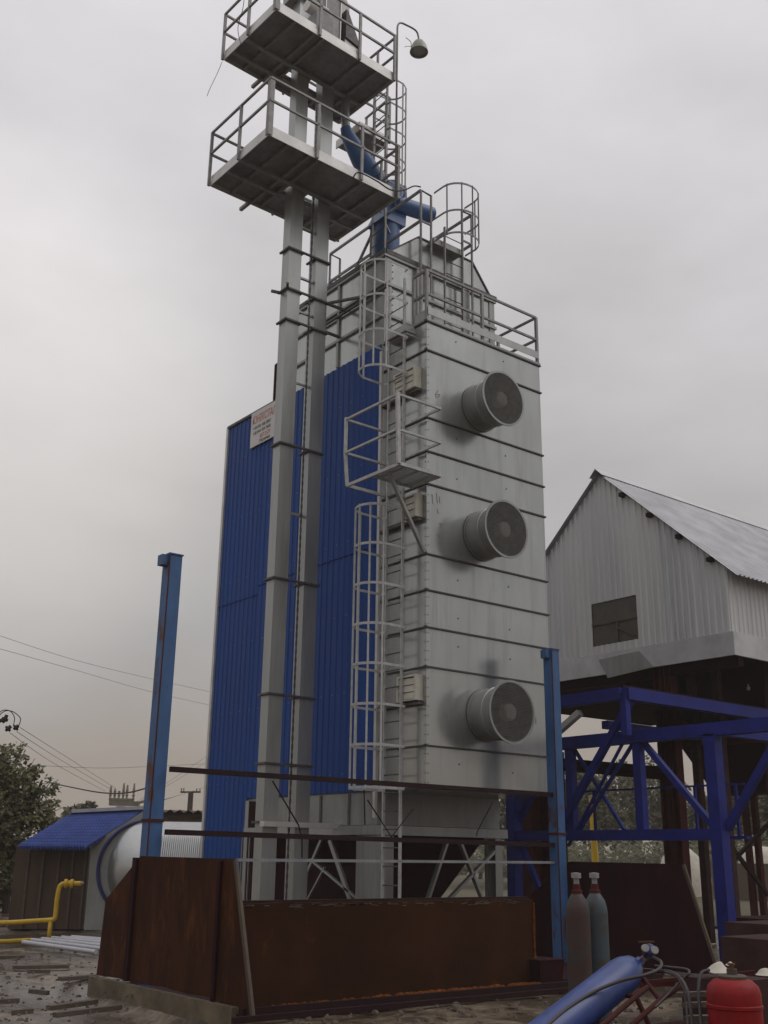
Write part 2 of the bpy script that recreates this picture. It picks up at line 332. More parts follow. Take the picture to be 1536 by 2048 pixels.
# ------------------------------------------------------------------ fan top guard rail
def post(parent, p, h, w=.05, name='post', m='rail'): return MB().box(p.x-w/2, p.x+w/2, p.y-w/2, p.y+w/2, p.z, p.z+h).build(name, m, parent)
def rail(parent, p, q, r=.022, name='rail', m='rail'): return MB().bar(p, q, r*2).build(name, m, parent)
g = thing('guard_rail', 'grey guard rail with toe board around the fan housing roof', 'guard rail', ((U0+U1)/2, V0, ZT), 'guard rails on the dryer')
zr = ZT+.05; ru0, ru1, rv0 = U0+.02, U1-.02, V0+.03
P1 = [V((ru0, V0+.42, zr)), V((ru0, rv0, zr)), V(((ru0+ru1)/2-.05, rv0, zr)), V((ru1, rv0, zr)), V((ru1, VB-.15, zr))]
for p in P1: post(g, p, 1.07, .055)
for h in (1.07, .55):
    for p, q in zip(P1[:-1], P1[1:]): rail(g, p+V((0, 0, h)), q+V((0, 0, h)))
MB().box(ru0-.012, ru0+.0, rv0, V0+.42, zr, zr+.2).box(ru0, ru1, rv0-.046, rv0-.034, zr+.09, zr+.25).build('toe_board', 'galvleg', g)
MB().tube([P1[1]+V((0, 0, .6)), P1[1]+V((0, .12, .52)), P1[1]+V((0, .26, .5)), P1[0]+V((0, 0, .6))], .016, 6).build('brace', 'rail', g)
# ------------------------------------------------------------------ ladders with cages
def ladder(name, label, o, du, dn, z0, z1, w, hoops, crad, straps, m='cage', rung=.3, hoop_w=None, hoop_off=None):
    """o: foot centre on plan, du: unit across the rungs, dn: unit towards the cage"""
    o, du, dn = V(o), V(du), V(dn); o.z = 0
    t = thing(name, label, 'ladder', (o.x, o.y, z0), 'caged ladders on the dryer and elevator')
    for s in (-1, 1): MB().bar(o+du*(s*w/2)+V((0, 0, z0)), o+du*(s*w/2)+V((0, 0, z1)), .05, .03, up=tuple(du)).build('stringer', m, t)
    z = z0+.25
    while z < z1-.15:
        MB().tube([o-du*(w/2-.016)+V((0, 0, z)), o+du*(w/2-.016)+V((0, 0, z))], .012, 6).build('rung', 'flange', t); z += rung
    hw = hoop_w or crad; st_ = .46 if m == 'cage' else .32
    oc = o+du*(hoop_off or 0)
    def at(a, z): return oc+dn*st_+du*(hw*math.cos(a))+dn*(crad*math.sin(a))+V((0, 0, z))
    for z in hoops:
        pts = [oc+du*hw+dn*.02+V((0, 0, z))]+[at(math.pi*i/14, z) for i in range(15)]+[oc-du*hw+dn*.02+V((0, 0, z))]
        if hoop_off is None: pts = [o+du*(w/2)+V((0, 0, z))]+pts+[o-du*(w/2)+V((0, 0, z))]
        h = MB()
        for p, q in zip(pts[:-1], pts[1:]): h.bar(p, q, .010, .045)
        h.build('hoop', m, t)
    for a in straps:
        h = MB()
        p = at(a, 0); h.bar(p+V((0, 0, min(hoops)-.03)), p+V((0, 0, max(hoops)+.03)), .035, .012, up=tuple(du)); h.build('strap', m, t)
    return t
LU, LV = U0-.2, 14.71
st5 = [math.radians(a) for a in (12, 52, 90, 128, 168)]
lo = ladder('caged_ladder', 'long pale caged ladder up the fan housing side to the small landing', (LU, LV, 0), (0, 1, 0), (-1, 0, 0), .05, 8.4, .46, [2.75, 3.45, 4.13, 4.82, 5.52, 6.24, 6.97, 7.70], .36, st5)
up_ = ladder('caged_ladder', 'upper pale caged ladder from landing to the fan housing roof', (LU, LV, 0), (0, 1, 0), (-1, 0, 0), 8.4, 12.55, .46, [10.45, 11.2, 11.95, 12.7], .36, st5)
MB().box(LU, U0-.001, LV-.3, LV-.25, 11.3, 11.34).box(LU-.05, U0+.3, LV-.32, LV+.32, 11.36, 11.5).build('step_over_plate', 'cage', up_)
MB().bar((LU+.10, VB-.06, 2.3), (LU+.10, VB-.06, 11.3), .07, .05, up=(1, 0, 0)).build('cable_duct', 'skirt', lo)
# ------------------------------------------------------------------ landing on the ladder
LZ = 8.16
ui, uo, vn, vf = 11.93, 10.98, 13.52, 15.05
ld = thing('ladder_landing', 'small cantilevered landing with rails beside the middle fan', 'platform', ((ui+uo)/2, 14.2, LZ))
b = MB()
for i in range(13): b.box(uo+.02, ui-.02, vn+.03+i*.059, vn+.062+i*.059, LZ+.0, LZ+.03)
for u in (uo+.15, uo+.48, ui-.15): b.box(u-.02, u+.02, vn+.02, 14.30, LZ-.03, LZ-.001)
b.build('deck', 'drum', ld)
b = MB()
for p, q in [((uo, vn), (ui, vn)), ((uo, vn), (uo, vf)), ((ui, vn), (ui, 14.35)), ((uo, 14.32), (ui, 14.32)), ((uo, vf), (ui, vf))]: b.bar((*p, LZ), (*q, LZ), .04, .06)
b.build('deck_frame', 'cage', ld)
for z in (LZ+.63, LZ+1.3):
    for p, q in [((uo-.06, vn), (ui, vn)), ((uo-.06, vn), (uo-.06, vf)), ((ui, vn), (ui, 14.35)), ((uo-.06, vf), (ui, vf))]: rail(ld, V((*p, z)), V((*q, z)), .02, m='cage')
MB().bar((uo-.02, vn, LZ), (uo-.06, vn, LZ+1.34), .07, .05, up=(0, 1, 0)).build('post', 'cage', ld)
MB().bar((uo, vf, LZ), (uo-.06, vf, LZ+.63), .05).bar((uo-.06, vf, LZ+.63), (uo-.06, vf, LZ+1.34), .05).build('post', 'cage', ld)
MB().bar((uo+.05, 13.9, LZ-.02), (U0-.03, V0+.03, 6.86), .06, .06).build('strut', 'galvdull', ld)
# ------------------------------------------------------------------ hood walkway with ladder and rails
wk = thing('roof_walkway', 'grey railed walkway crossing the dryer roof hood below the blue spout', 'walkway', (13.8, 17, ZU), 'guard rails on the dryer')
zt, zm = 15.46, 14.70
for u_, s in ((12.91, 1), (14.40, -1)):
    for v_ in (15.25, 18.62):
        top = [V((u_, v_, ZU-1.9 if v_ < 16 else ZU)), V((u_, v_, zt)), V((u_+s*.29, v_, zt-.02)), V((u_+s*.29, v_, ZU-.6 if v_ < 16 else ZU))]
        MB().tube(top, .030, 6).build('post_loop', 'rail', wk)
        MB().bar((u_, v_, zm), (u_+s*.29, v_, zm), .035).build('rail', 'rail', wk)
    for z in (zt, zm): MB().bar((u_, 15.25, z), (u_, 18.62, z), .05).build('rail', 'rail', wk)
    post(wk, V((u_, 17.0, ZU)), zt-ZU, .05)
MB().bar((12.91, 17.0, 15.2), (12.91, 18.4, ZU+.1), .05).build('brace', 'rail', wk)
MB().bar((12.91, 15.5, 14.2), (14.4, 15.5, 14.2), .05).build('brace', 'rail', wk)
MB().box(13.25, 14.10, 15.26, 15.75, 14.30, 14.34).box(13.25, 14.10, 15.22, 15.26, 14.28, 14.42).build('tread', 'galvdull', wk)
hl = ladder('caged_ladder', 'short caged ladder up the front of the roof hood', (13.78, 15.17, 0), (1, 0, 0), (0, -1, 0), ZT+.06, 14.75, .52, [14.25, 14.8, 15.46], .40, [math.radians(a) for a in (5, 45, 85, 120, 165)], m='rail', hoop_w=.45, hoop_off=-.13)
ladder('caged_ladder', 'small caged ladder peeping out behind the elevator at the far roof end', (13.6, 18.85, 0), (1, 0, 0), (0, 1, 0), 11.7, 14.6, .5, [13.9, 14.5, 15.0], .36, [math.radians(a) for a in (10, 90, 170)], m='rail')
sh = thing('guard_rail', 'brown tube rail standing on the far shoulder roof left of the elevator', 'guard rail', (U0+.1, 20.5, 11.62), 'guard rails on the dryer')
a = onu(552, 730, U0+.05)
for v_ in (a.y, a.y+1.0, 21.3)[:1]: post(sh, V((U0+.05, v_, 11.62)), a.z-11.62, .05, m='brownpipe')
MB().bar((U0+.05, a.y, a.z), (U0+.05, 18.75, a.z), .04).bar((U0+.05, a.y, 12.1), (U0+.05, 18.75, 12.1), .04).build('rail', 'brownpipe', sh)
# ================================================================== BUCKET ELEVATOR
EU, EV = 10.5, 16.65
el = thing('bucket_elevator', 'twin legged galvanised bucket elevator rising in front of the blue dryer wall', 'elevator', (EU+.5, EV+.1, 0))
FZ = [2.21, 3.22, 4.46, 6.64, 9.37, 12.08, 12.79, 13.74, 16.3]
TOP = 18.5
for u_, u2, nm in ((EU, EU+.31, 'near'), (EU+.68, EU+.99, 'far')):
    MB().box(u_, u2, EV, EV+.26, .1, TOP).build('leg_casing', 'galvleg', el)
for z in FZ:
    b = MB().box(EU-.05, EU+1.03, EV-.05, EV-.002, z-.018, z+.018).box(EU-.05, EU-.002, EV, EV+.31, z-.018, z+.018).box(EU+.312, EU+.36, EV, EV+.31, z-.018, z+.018)
    b.box(EU+.63, EU+.678, EV, EV+.31, z-.018, z+.018).box(EU+.992, EU+1.03, EV, EV+.31, z-.018, z+.018); b.build('flange', 'flange', el)
for z in (7.99, 10.78, 14.4, 13.2, 12.4): MB().box(EU+.312, EU+.678, EV+.05, EV+.09, z-.02, z+.02).box(EU+.312, EU+.678, EV+.2, EV+.24, z+.07, z+.1).build('tie', 'galvleg', el)
b = MB(); z = .3       # perforated take-up strip between the legs
while z < 17.5:
    b.box(EU+.56, EU+.60, EV+.03, EV+.045, z, z+.09); b.box(EU+.565, EU+.595, EV+.034, EV+.041, z+.09, z+.16); z += .16
b.build('perforated_strip', 'flange', el)
zb = 12.79
for p, q in [((EU+1.0, EV, zb), (U0-.05, EV, zb)), ((EU+1.0, EV, zb), (U0-.05, 15.7, zb-.02)), ((EU+1.0, EV+.2, zb-.55), (U0-.05, EV+.2, zb-.55)), ((U0-.06, 15.2, zb-.03), (U0-.06, 17.6, zb-.03)), ((EU-.2, EV+.31, zb+.0), (EU, EV+.25, zb)), ((EU-.02, EV-.03, zb), (EU-.10, EV-.15, zb+.02))]:
    MB().bar(p, q, .05, .05).build('tie', 'flange', el)
MB().box(EU-.15, EU+1.15, EV-.1, EV+.4, 0, .5).build('boot', 'galvdull', el)
p, q = onv(508, 1645, EV-.12), onv(712, 1652, EV-.12)
MB().box(EU-.1, q.x, EV-.2, EV-.06, 2.13, 2.22).build('base_tray', 'skirt', el)
# head
MB().box(EU-.04, EU+.36, EV-.04, EV+.30, 18.5, 20.2).box(EU+.64, EU+1.03, EV-.04, EV+.30, 18.5, 20.2).build('head_base', 'galvleg', el)
MB().prism([(EU-.2, EV-.16, 20.21), (EU+1.25, EV-.16, 20.21), (EU+1.25, EV-.16, 20.6), (EU+1.0, EV-.16, 21.05), (EU+.5, EV-.16, 21.25), (EU, EV-.16, 21.05), (EU-.2, EV-.16, 20.6)], (0, .6, 0)).build('head_hood', 'galvdull', el)
MB().box(EU+.47, EU+.86, EV-.34, EV-.06, 18.9, 20.6).build('drive_box', 'deck', el)
MB().box(EU+.45, EU+.47, EV-.36, EV-.04, 18.8, 20.6).box(EU+.861, EU+.885, EV-.36, EV-.04, 18.8, 20.6).build('drive_frame', 'skirt', el)
MB().hexa([(EU+1.04, EV-.30, 18.6), (EU+1.42, EV-.30, 18.6), (EU+1.42, EV+.25, 18.6), (EU+1.04, EV+.25, 18.6), (EU+1.04, EV-.30, 19.5), (EU+1.42, EV-.30, 19.42), (EU+1.42, EV+.25, 19.42), (EU+1.04, EV+.25, 19.5)]).build('discharge_chute', 'galvleg', el)
MB().hexa([(EU+1.04, EV-.34, 19.52), (EU+1.48, EV-.34, 19.42), (EU+1.48, EV+.29, 19.42), (EU+1.04, EV+.29, 19.52), (EU+1.04, EV-.34, 20.3), (EU+1.10, EV-.34, 20.26), (EU+1.10, EV+.29, 20.26), (EU+1.04, EV+.29, 20.3)]).build('chute_cover', 'flange', el)
MB().box(EU-.05, EU+.40, EV-.75, EV-.2, 18.5, 19.35).build('gear_box', 'deck', el)
MB().lathe([(0, 0), (.15, 0), (.15, .5), (0, .5)], (EU-.15, EV-.5, 19.6), (1, 0, 0), 20).build('motor', 'hub', el, smooth='auto')
# platforms
def plat(label, u0, u1, v0, v1, z, rail_h, us, vs, holes=True):
    t = thing('elevator_platform', label, 'platform', ((u0+u1)/2, (v0+v1)/2, z), 'service platforms on the elevator')
    b = MB()   # deck around the two legs
    ua, ub, va, vb = EU-.06, EU+1.05, EV-.06, EV+.32
    b.box(u0, u1, v0, va, z+.10, z+.13).box(u0, ua, va, vb, z+.10, z+.13).box(ub, u1, va, vb, z+.10, z+.13).box(u0, u1, vb, v1, z+.10, z+.13).box(EU+.32, EU+.5, va, vb, z+.101, z+.129)
    b.build('deck', 'deck', t)
    b = MB()
    for u in [u0+.5, u0+1.02, u0+1.25, u1-.9, u1-.45]: b.box(u-.03, u+.03, v0+.01, v1-.01, z+.02, z+.099)
    for v in (va-.06, vb+.06): b.box(u0+.01, u1-.01, v-.04, v+.04, z-.03, z+.019)
    b.build('joists', 'joist', t)
    b = MB()
    for d, a, c in ((0, 0, .13), (.012, .13, .25)):
        b.box(u0-.02+d, u1+.02-d, v0-.02+d, v0-.001, z+a, z+c-.004).box(u0-.02+d, u0-.001, v0, v1, z+a, z+c-.004).box(u1+.001, u1+.02-d, v0, v1, z+a, z+c-.004).box(u0, u1, v1+.001, v1+.02-d, z+a, z+c-.004)
    b.build('edge_skirt', 'skirt', t)
    P = [V((u, v0-.045, z)) for u in us]+[V((u0-.045, v, z)) for v in vs]+[V((us[0]-.02, v0-.045, z))]
    for i, p in enumerate(P):
        h = rail_h
        if i == 0: MB().box(u0-.055, u0-.035, v0-.055, v0+.05, z, z+h).box(u0-.034, u0+.05, v0-.055, v0-.035, z, z+h).build('post', 'rail', t)
        elif i < len(P)-1: MB().box(p.x-.03, p.x+.03, p.y-.022, p.y+.022, z-.0, z+h).build('post', 'rail', t)
    for u, v in ((u1+.045, v0+.6), (u1+.045, v1-.05), (u0+1.6, v1+.045)): post(t, V((u, v, z)), rail_h, .045)
    for h in (rail_h, rail_h*.60):
        for p, q in [((u0-.045, v0-.045), (u1+.045, v0-.045)), ((u0-.045, v0-.045), (u0-.045, v1+.02)), ((u1+.045, v0-.045), (u1+.045, v1+.02)), ((u0-.045, v1+.045), (u1+.02, v1+.045))]:
            rail(t, V((*p, z+h)), V((*q, z+h)), .022)
    MB().bar((u0+.9, v1-.1, z-.06), (u0+.9, v1+.25, z-.06), .07).build('cantilever_stub', 'joist', t)
    return t
lp = plat('lower railed service platform round the elevator legs', 9.17, 12.48, 15.49, 17.70, 15.2, 1.34, [9.17, 10.32, 11.47, 12.48], [16.55, 17.72])
upf = plat('topmost railed service platform carrying the elevator head', 9.14, 12.34, 15.42, 17.36, 18.2, 1.24, [9.14, 10.24, 11.33, 12.34], [16.40, 17.38])
def swing(t, a, deg):   # the two decks sit a little askew on the legs
    a = V((*a, t.location.z)); m_ = Matrix.Rotation(math.radians(deg), 3, 'Z'); t.location = a+m_ @ (t.location-a); t.rotation_euler.z = math.radians(deg)
swing(lp, (9.16, 15.48), 1.1); swing(upf, (9.14, 15.42), 2.4)
t = thing('elevator_platform', 'little side platform tucked behind the topmost elevator platform', 'platform', (12.9, 17.4, 17.85), 'service platforms on the elevator')
MB().box(12.53, 13.34, 17.02, 17.95, 17.94, 17.97).build('deck', 'deck', t)
MB().box(12.5, 13.36, 17.0, 17.018, 17.88, 18.1).box(12.5, 12.529, 17.02, 17.95, 17.88, 18.1).box(13.341, 13.36, 17.02, 17.95, 17.88, 18.1).build('edge_skirt', 'skirt', t)
for u_, v_ in ((13.37, 16.97), (12.9, 16.97), (13.37, 17.9)): post(t, V((u_, v_, 17.88)), 1.3, .045)
for h in (1.3, .8): rail(t, V((12.5, 16.97, 17.88+h)), V((13.37, 16.97, 17.88+h))); rail(t, V((13.37, 16.97, 17.88+h)), V((13.37, 17.95, 17.88+h)))
el2 = ladder('caged_ladder', 'slender caged ladder between the dryer roof and topmost elevator platform', (12.62, 16.35, 0), (0, 1, 0), (1, 0, 0), ZU+.1, 18.9, .46, [16.0, 16.7, 17.4, 18.1, 18.8], .33, [math.radians(a) for a in (12, 60, 90, 135, 168)], m='rail')
# lamp on the corner
lamp = thing('gooseneck_lamp', 'gooseneck yard lamp on a thin pole at the platform corner', 'lamp', (12.52, 15.40, 14.9))
lu, lv = 12.40, 15.50
q0 = onv(800, 52, lv); q1 = onv(838, 84, lv)
MB().tube([(lu, lv, 14.95), (lu, lv, q0.z-.25)]+bez([(lu, lv, q0.z-.25), (lu+.005, lv, q0.z-.05), (lu+.07, lv, q0.z+.08), (lu+.22, lv, q0.z+.13), (q1.x-.08, lv, q1.z+.26), (q1.x, lv, q1.z)], 8)[1:], .022, 8).build('pole', 'rail', lamp, smooth=True)
MB().lathe([(.0, .03), (.06, .03), (.115, -.01), (.165, -.10), (.195, -.2), (.215, -.29), (.20, -.29), (.185, -.2), (.0, -.1)], (q1.x, lv, q1.z), (0, 0, 1), 24).build('shade', 'lampgrey', lamp, smooth='auto')
MB().lathe([(0, -.275), (.10, -.27), (.19, -.24)], (q1.x, lv, q1.z), (0, 0, 1), 20).build('lens', 'glass', lamp, smooth=True)
tag(MB().tube(bez([(12.55, 15.38, 19.42), (12.68, 15.36, 19.36), (12.70, 15.36, 19.25), (12.78, 15.36, 19.1)], 6), .008, 5).tube(bez([(12.70, 15.36, 19.24), (12.6, 15.37, 19.2), (12.52, 15.38, 19.14)], 6), .006, 5).build('loose_wire', 'cable'), 'short frayed wire hanging by the gooseneck yard lamp', 'wire')
# blue spout
sp = thing('grain_spout', 'blue grain spout stepping down from elevator head to dryer hood', 'spout', onv(770, 495, 16.7))
k = [onv(*p, 16.7) for p in [(690, 225), (692, 262), (746, 372), (792, 392), (765, 450), (772, 505)]]
MB().tube([k[0]+V((0, 0, .5)), k[0], k[1]], .10, 20).build('collar', 'galvdull', sp, smooth='auto')
MB().tube([k[1]+V((-.02, 0, .08)), k[1]+V((.05, 0, -.1)), onv(722, 318, 16.7), onv(744, 352, 16.7), onv(775, 395, 16.7)], [.12, .16, .24, .26, .26], 20).build('chute_pipe', 'bluepipe', sp, smooth='auto')
c = onv(783, 385, 16.7)
vb = MB().hexa([c+V(p) for p in [(-.30, -.28, -.55), (.26, -.28, -.55), (.26, .28, -.55), (-.30, .28, -.55), (-.34, -.28, .02), (.22, -.28, .12), (.22, .28, .12), (-.34, .28, .02)]]).build('diverter_box', 'bluepipe', sp)
MB().lathe([(0, .2), (.15, .2), (.22, .14), (.24, 0)], c+V((.0, 0, .05)), (0, 0, 1), 20).build('dome_cap', 'bluepipe', vb, smooth='auto')
lo_ = onv(772, 500, 16.7)
MB().hexa([V((c.x-.48, 16.38, c.z-1.0)), V((c.x+.17, 16.38, c.z-1.0)), V((c.x+.17, 17.0, c.z-1.0)), V((c.x-.48, 17.0, c.z-1.0)), c+V((-.28, -.26, -.551)), c+V((.24, -.26, -.551)), c+V((.24, .26, -.551)), c+V((-.28, .26, -.551))]).build('transition', 'bluepipe', sp)
MB().tube([(c.x-.12, 16.7, c.z-.98), (c.x-.14, 16.7, ZU+.3)], .30, 24).build('drop_pipe', 'bluepipe', sp, smooth='auto')
s0, s1 = onv(800, 415, 16.4), onv(862, 430, 16.4)
MB().tube([s0+V((-.15, 0, .05)), s1], .19, 20).build('branch_pipe', 'bluepipe', sp, smooth='auto')
MB().bar(onv(768, 440, 16.42), onv(780, 466, 16.42), .03, .02).build('seam_strip', 'galvdull', sp)
# cables near top
tag(MB().tube(bez([onv(640+420/6.4, 220+870/6.4, 15.40), onv(640+500/6.4, 220+800/6.4, 15.38), onv(640+720/6.4, 220+905/6.4, 15.38), onv(640+900/6.4, 220+1020/6.4, 15.37), onv(640+1060/6.4, 220+1030/6.4, 15.36), onv(640+1200/6.4, 220+975/6.4, 15.3), onv(640+1290/6.4, 220+985/6.4, 15.25)], 10), .016, 6).build('drooping_cable', 'cable', smooth=True), 'black cable drooping from the lower platform edge to the hood rail', 'cable')
tag(MB().tube(bez([onv(444, 124, 17.40), onv(434, 148, 17.4), onv(421, 175, 17.4), onv(414, 192, 17.4)], 8), .006, 5).build('loose_wire', 'cable', smooth=True), 'hair thin wire trailing off the left corner of topmost platform', 'wire')
tag(MB().tube(bez([onu(492, -60, 9.0), onu(487, 10, 9.0), onu(476, 55, 9.0), onu(482, 90, 9.0)], 8), .008, 5).build('loose_wire', 'cable', smooth=True), 'thin wire looped over the left rail of topmost platform', 'wire')
# ------------------------------------------------------------------ signboard
def text(body, size, loc, parent, m, shear=0., w=1.):
    cu = bpy.data.curves.new('print', 'FONT'); cu.body = body; cu.size = size; cu.shear = shear; cu.extrude = .001
    o = bpy.data.objects.new('print', cu); COL.objects.link(o)
    bpy.context.view_layer.update()
    me = bpy.data.meshes.new_from_object(o.evaluated_get(bpy.context.evaluated_depsgraph_get()))
    bpy.data.objects.remove(o); bpy.data.curves.remove(cu)
    # text runs along -v, faces -u
    for vt in me.vertices: x, y, z = vt.co; vt.co = V((-z, -x*w, y))+V(loc)-OFF[parent.name]
    me.materials.clear(); me.materials.append(M[m])
    o = bpy.data.objects.new('lettering', me); COL.objects.link(o); o.parent = parent; OFF[o.name] = OFF[parent.name]; return o
sg = thing('signboard', 'white advertising board with red and black lettering on blue cladding', 'sign', (U0-.06, 19.85, 10.7))
sv, su = 20.31, U0-.075
MB().box(U0-.072, U0-.05, 19.0, sv, 10.70, 11.58).build('board', 'signwhite', sg)
text('ЮНІКСТАЛЬ', .27, (su, sv-.06, 11.27), sg, 'signred', w=.66, shear=.15)
text('+38 050 308 2007', .115, (su, sv-.1, 11.12), sg, 'signblack', w=.9)
text('+38 044 459 7640', .115, (su, sv-.1, 10.99), sg, 'signblack', w=.9)
text('057 2577', .13, (su, sv-.42, 10.85), sg, 'signred', w=.9)
text('Украина', .12, (su, sv-.40, 10.735), sg, 'signblack', w=.95)
# ================================================================== INTAKE HOPPER
hp = thing('intake_hopper', 'rusty open intake trough with tall trapezoid end plates', 'hopper', (10.6, 12.3, 0))
LP = [(13.36, 1.62), (14.30, 1.05), (14.38, .11), (13.7, .13), (13.1, .115), (12.5, .14), (11.9, .12), (11.4, .135), (11.0, .09), (10.44, .02), (10.96, 1.606)]
for u, nm, m in ((6.6, 0, 'rust'), (14.76, 1, 'rustdark')):
    e = MB().prism([(u, v, z if not (nm and z < .2) else .02) for v, z in LP], (-.012 if nm == 0 else .012, 0, 0)).build('end_plate', m, hp)
    d = .03 if nm else -.03
    s = -1 if nm else -1
    b = MB().bar((u-.006*(1 if nm == 0 else -1)+s*.02, 10.96, 1.60), (u+s*.026, 10.44, .03), .05, .035, up=(1, 0, 0)); b.build('edge_angle', 'clod', e)
    if nm == 0:
        MB().box(u-.055, u-.013, 13.40, 13.50, .12, 1.60).build('rib', 'rustdark', e); MB().box(u-.05, u-.013, 11.25, 11.31, .08, 1.58).build('rib', 'rustdark', e)
WV = 11.12; WU = onv(1066, 1798, WV).x; WZ = onv(1000, 1799, WV).z
w = MB(); n = 60    # front wall, its upper lip crusted and uneven
h = lambda u: WZ+.012*noise.noise(V((u*1.7, 3, 0)))+.010*noise.noise(V((u*7, 1, 0)))
for i in range(n):
    ua, ub = 6.62+(WU-6.62)*i/n, 6.62+(WU-6.62)*(i+1)/n
    w.hexa([(ua, WV, -.05), (ub, WV, -.05), (ub, WV+.09, -.05), (ua, WV+.09, -.05), (ua, WV, h(ua)), (ub, WV, h(ub)), (ub, WV+.09, h(ub)), (ua, WV+.09, h(ua))])
w.build('front_wall', 'rustearth', hp)
MB().box(6.63, WU, WV+.091, WV+.17, WZ-.03, WZ+.03).build('lip_channel', 'brownpipe', hp)
b = MB()
for i in range(34):
    z = .16+i*(WZ-.2)/34; b.box(WU-.035+.02*random.random(), WU+.004+.012*random.random(), WV-.022, WV-.002, z, z+.02)
b.build('orange_edge', 'rustbright', hp)
b = MB(); rw = random.Random(5)   # crust clinging along the lip and the foot of the wall
for i in range(70):
    u = rw.uniform(6.8, WU-.3); w_ = rw.uniform(.03, .16); z = WZ-.012-abs(rw.gauss(0, .018)); b.box(u, u+w_, WV-.006, WV-.001, z-rw.uniform(.004, .012), z)
b.build('lip_crust', 'wood', hp)['kind'] = 'stuff'
MB().box(6.65, 14.7, WV+.3, 14.2, -.05, .02).build('trough_floor', 'rustdark', hp)
MB().box(6.55, 13.6, 10.60, 10.66, .0, .10).box(6.55, 13.6, 10.661, 10.74, .0, .035).box(6.3, 13.6, 10.36, 10.42, 0, .06).build('front_sill_rails', 'brownpipe', hp)
b = MB()
for i in range(260):
    u = random.uniform(7.2, WU); v = WV-.05-abs(random.gauss(0, .07)); r = random.uniform(.015, .05)*(1.3 if u > 8.6 else .7)
    b.lathe([(0, r*.6), (r*.7, r*.35), (r, 0)], (u, v, .04), (0, 0, 1), 6)
c_ = b.build('rust_flakes', 'rustbright', hp); c_['kind'] = 'stuff'
a, c = onz(1062, 1965, .03), onz(1137, 1962, .03)
tag(MB().hexa([(11.42, 10.95, .0), (11.85, 10.95, .0), (11.85, 11.3, .0), (11.42, 11.3, .0), (11.40, 10.92, .33), (11.88, 10.92, .33), (11.88, 11.33, .33), (11.40, 11.33, .33)]).box(11.39, 11.89, 10.91, 11.34, .331, .345).build('scrap_box', 'rustdark'), 'dark rusty steel box standing at the right end of the rusty trough wall', 'box')
struct(MB().box(6.50, 6.585, 10.75, 14.42, -.3, .10).build('kerb', 'concrete'))
# gantry posts and rails
ga = thing('rusty_gantry', 'two worn light blue posts joined by rusty cross rails over trough', 'frame', (10.5, 13.4, 0))
for (u, v, zt_) in ((6.80, 13.52, 5.72), (14.35, 13.25, 5.27)):
    p = MB().box(u-.1, u+.1, v-.1, v+.1, -.1, zt_).build('post', 'bluepost', ga)
    MB().box(u-.2, u+.0, v-.07, v+.07, zt_-.16, zt_-.01).box(u-.11, u+.115, v-.115, v+.115, zt_+.001, zt_+.02).build('head_bracket', 'bluepost', p)
    MB().box(u-.106, u-.09, v-.115, v-.101, 0, zt_-.02).box(u-.112, u+.112, v-.112, v+.112, 2.05, 2.09).build('weld_seam', 'browncol', p)
MB().bar((6.9, 13.32, 2.735), (14.25, 13.25, 2.725), .07).build('rail', 'brownpipe', ga)
MB().bar((6.9, 13.32, 1.925), (14.25, 13.25, 1.885), .07).build('rail', 'brownpipe', ga)
MB().bar((8.0, 13.3, 1.585), (14.25, 13.25, 1.60), .04).build('rail', 'joist', ga)
for pts in [[(545, 1562), (597, 1650), (604, 1680), (604, 1716)], [(735, 1600), (783, 1674), (826, 1618)], [(728, 1580), (730, 1650)], [(953, 1672), (955, 1662), (985, 1605)]]:
    MB().tube([onv(x, y, 13.28) for x, y in pts], .011, 6).build('tie_wire', 'brownpipe', ga)
# ================================================================== FOREGROUND: cylinders, trolley, tank
def gas_cylinder(label, p, m, h=1.36, r=.11):
    t = thing('gas_cylinder', label, 'gas cylinder', p, 'upright gas cylinders'); p = V(p)
    MB().lathe([(0, 0), (r, 0), (r, h-.17), (r*.97, h-.12), (r*.82, h-.05), (r*.5, h+.005), (.04, h+.03), (0, h+.03)], p, (0, 0, 1), 32).build('bottle', m, t, smooth='auto')
    MB().lathe([(.05, h+.0), (.05, h+.045), (.035, h+.05), (.035, h+.10)], p, (0, 0, 1), 16).build('neck_ring', 'browncol', t, smooth='auto')
    MB().lathe([(.026, h+.09), (.026, h+.15), (.045, h+.15), (.047, h+.195), (0, h+.2)], p, (0, 0, 1), 14).build('valve_cap', 'cap', t, smooth='auto')
ga_, gb_ = onh(1152, 1745, 10.6), onh(1188, 1745, 10.85)
dz = ga_.z-1.56
gas_cylinder('rusty brown streaked upright gas cylinder beside the blue post', (ga_.x, ga_.y, dz), 'gas')
gas_cylinder('pale blue grey upright gas cylinder with white top, behind the brown one', (gb_.x, gb_.y, gb_.z-1.56), 'gasblue')
A, B = onh(1106, 2062, 6.9), onh(1272, 1930, 7.7)
ax = (B-A).normalized(); A2 = B-ax*1.42
ox = thing('gas_cylinder', 'blue oxygen cylinder lying tilted on the welding trolley', 'gas cylinder', flat(A2))
r = .112
MB().lathe([(0, 0), (r*.9, 0), (r, .03), (r, 1.22), (r*.95, 1.28), (r*.75, 1.36), (r*.4, 1.41), (.035, 1.43), (.035, 1.47), (0, 1.47)], A2, ax, 32).build('bottle', 'oxy', ox, smooth='auto')
vv = A2+ax*1.5
MB().lathe([(.03, -.03), (.022, .0), (.022, .06), (0, .06)], vv, ax, 12).build('valve', 'brass', ox)
RG = onh(1298, 1902, 7.72)
rg = thing('regulator', 'brass regulator with two pale gauges on the blue oxygen cylinder', 'regulator', RG)
MB().tube([vv+ax*.04, vv+V((0, 0, .03))+ax*.06, RG], .016, 8).build('stem', 'brass', rg)
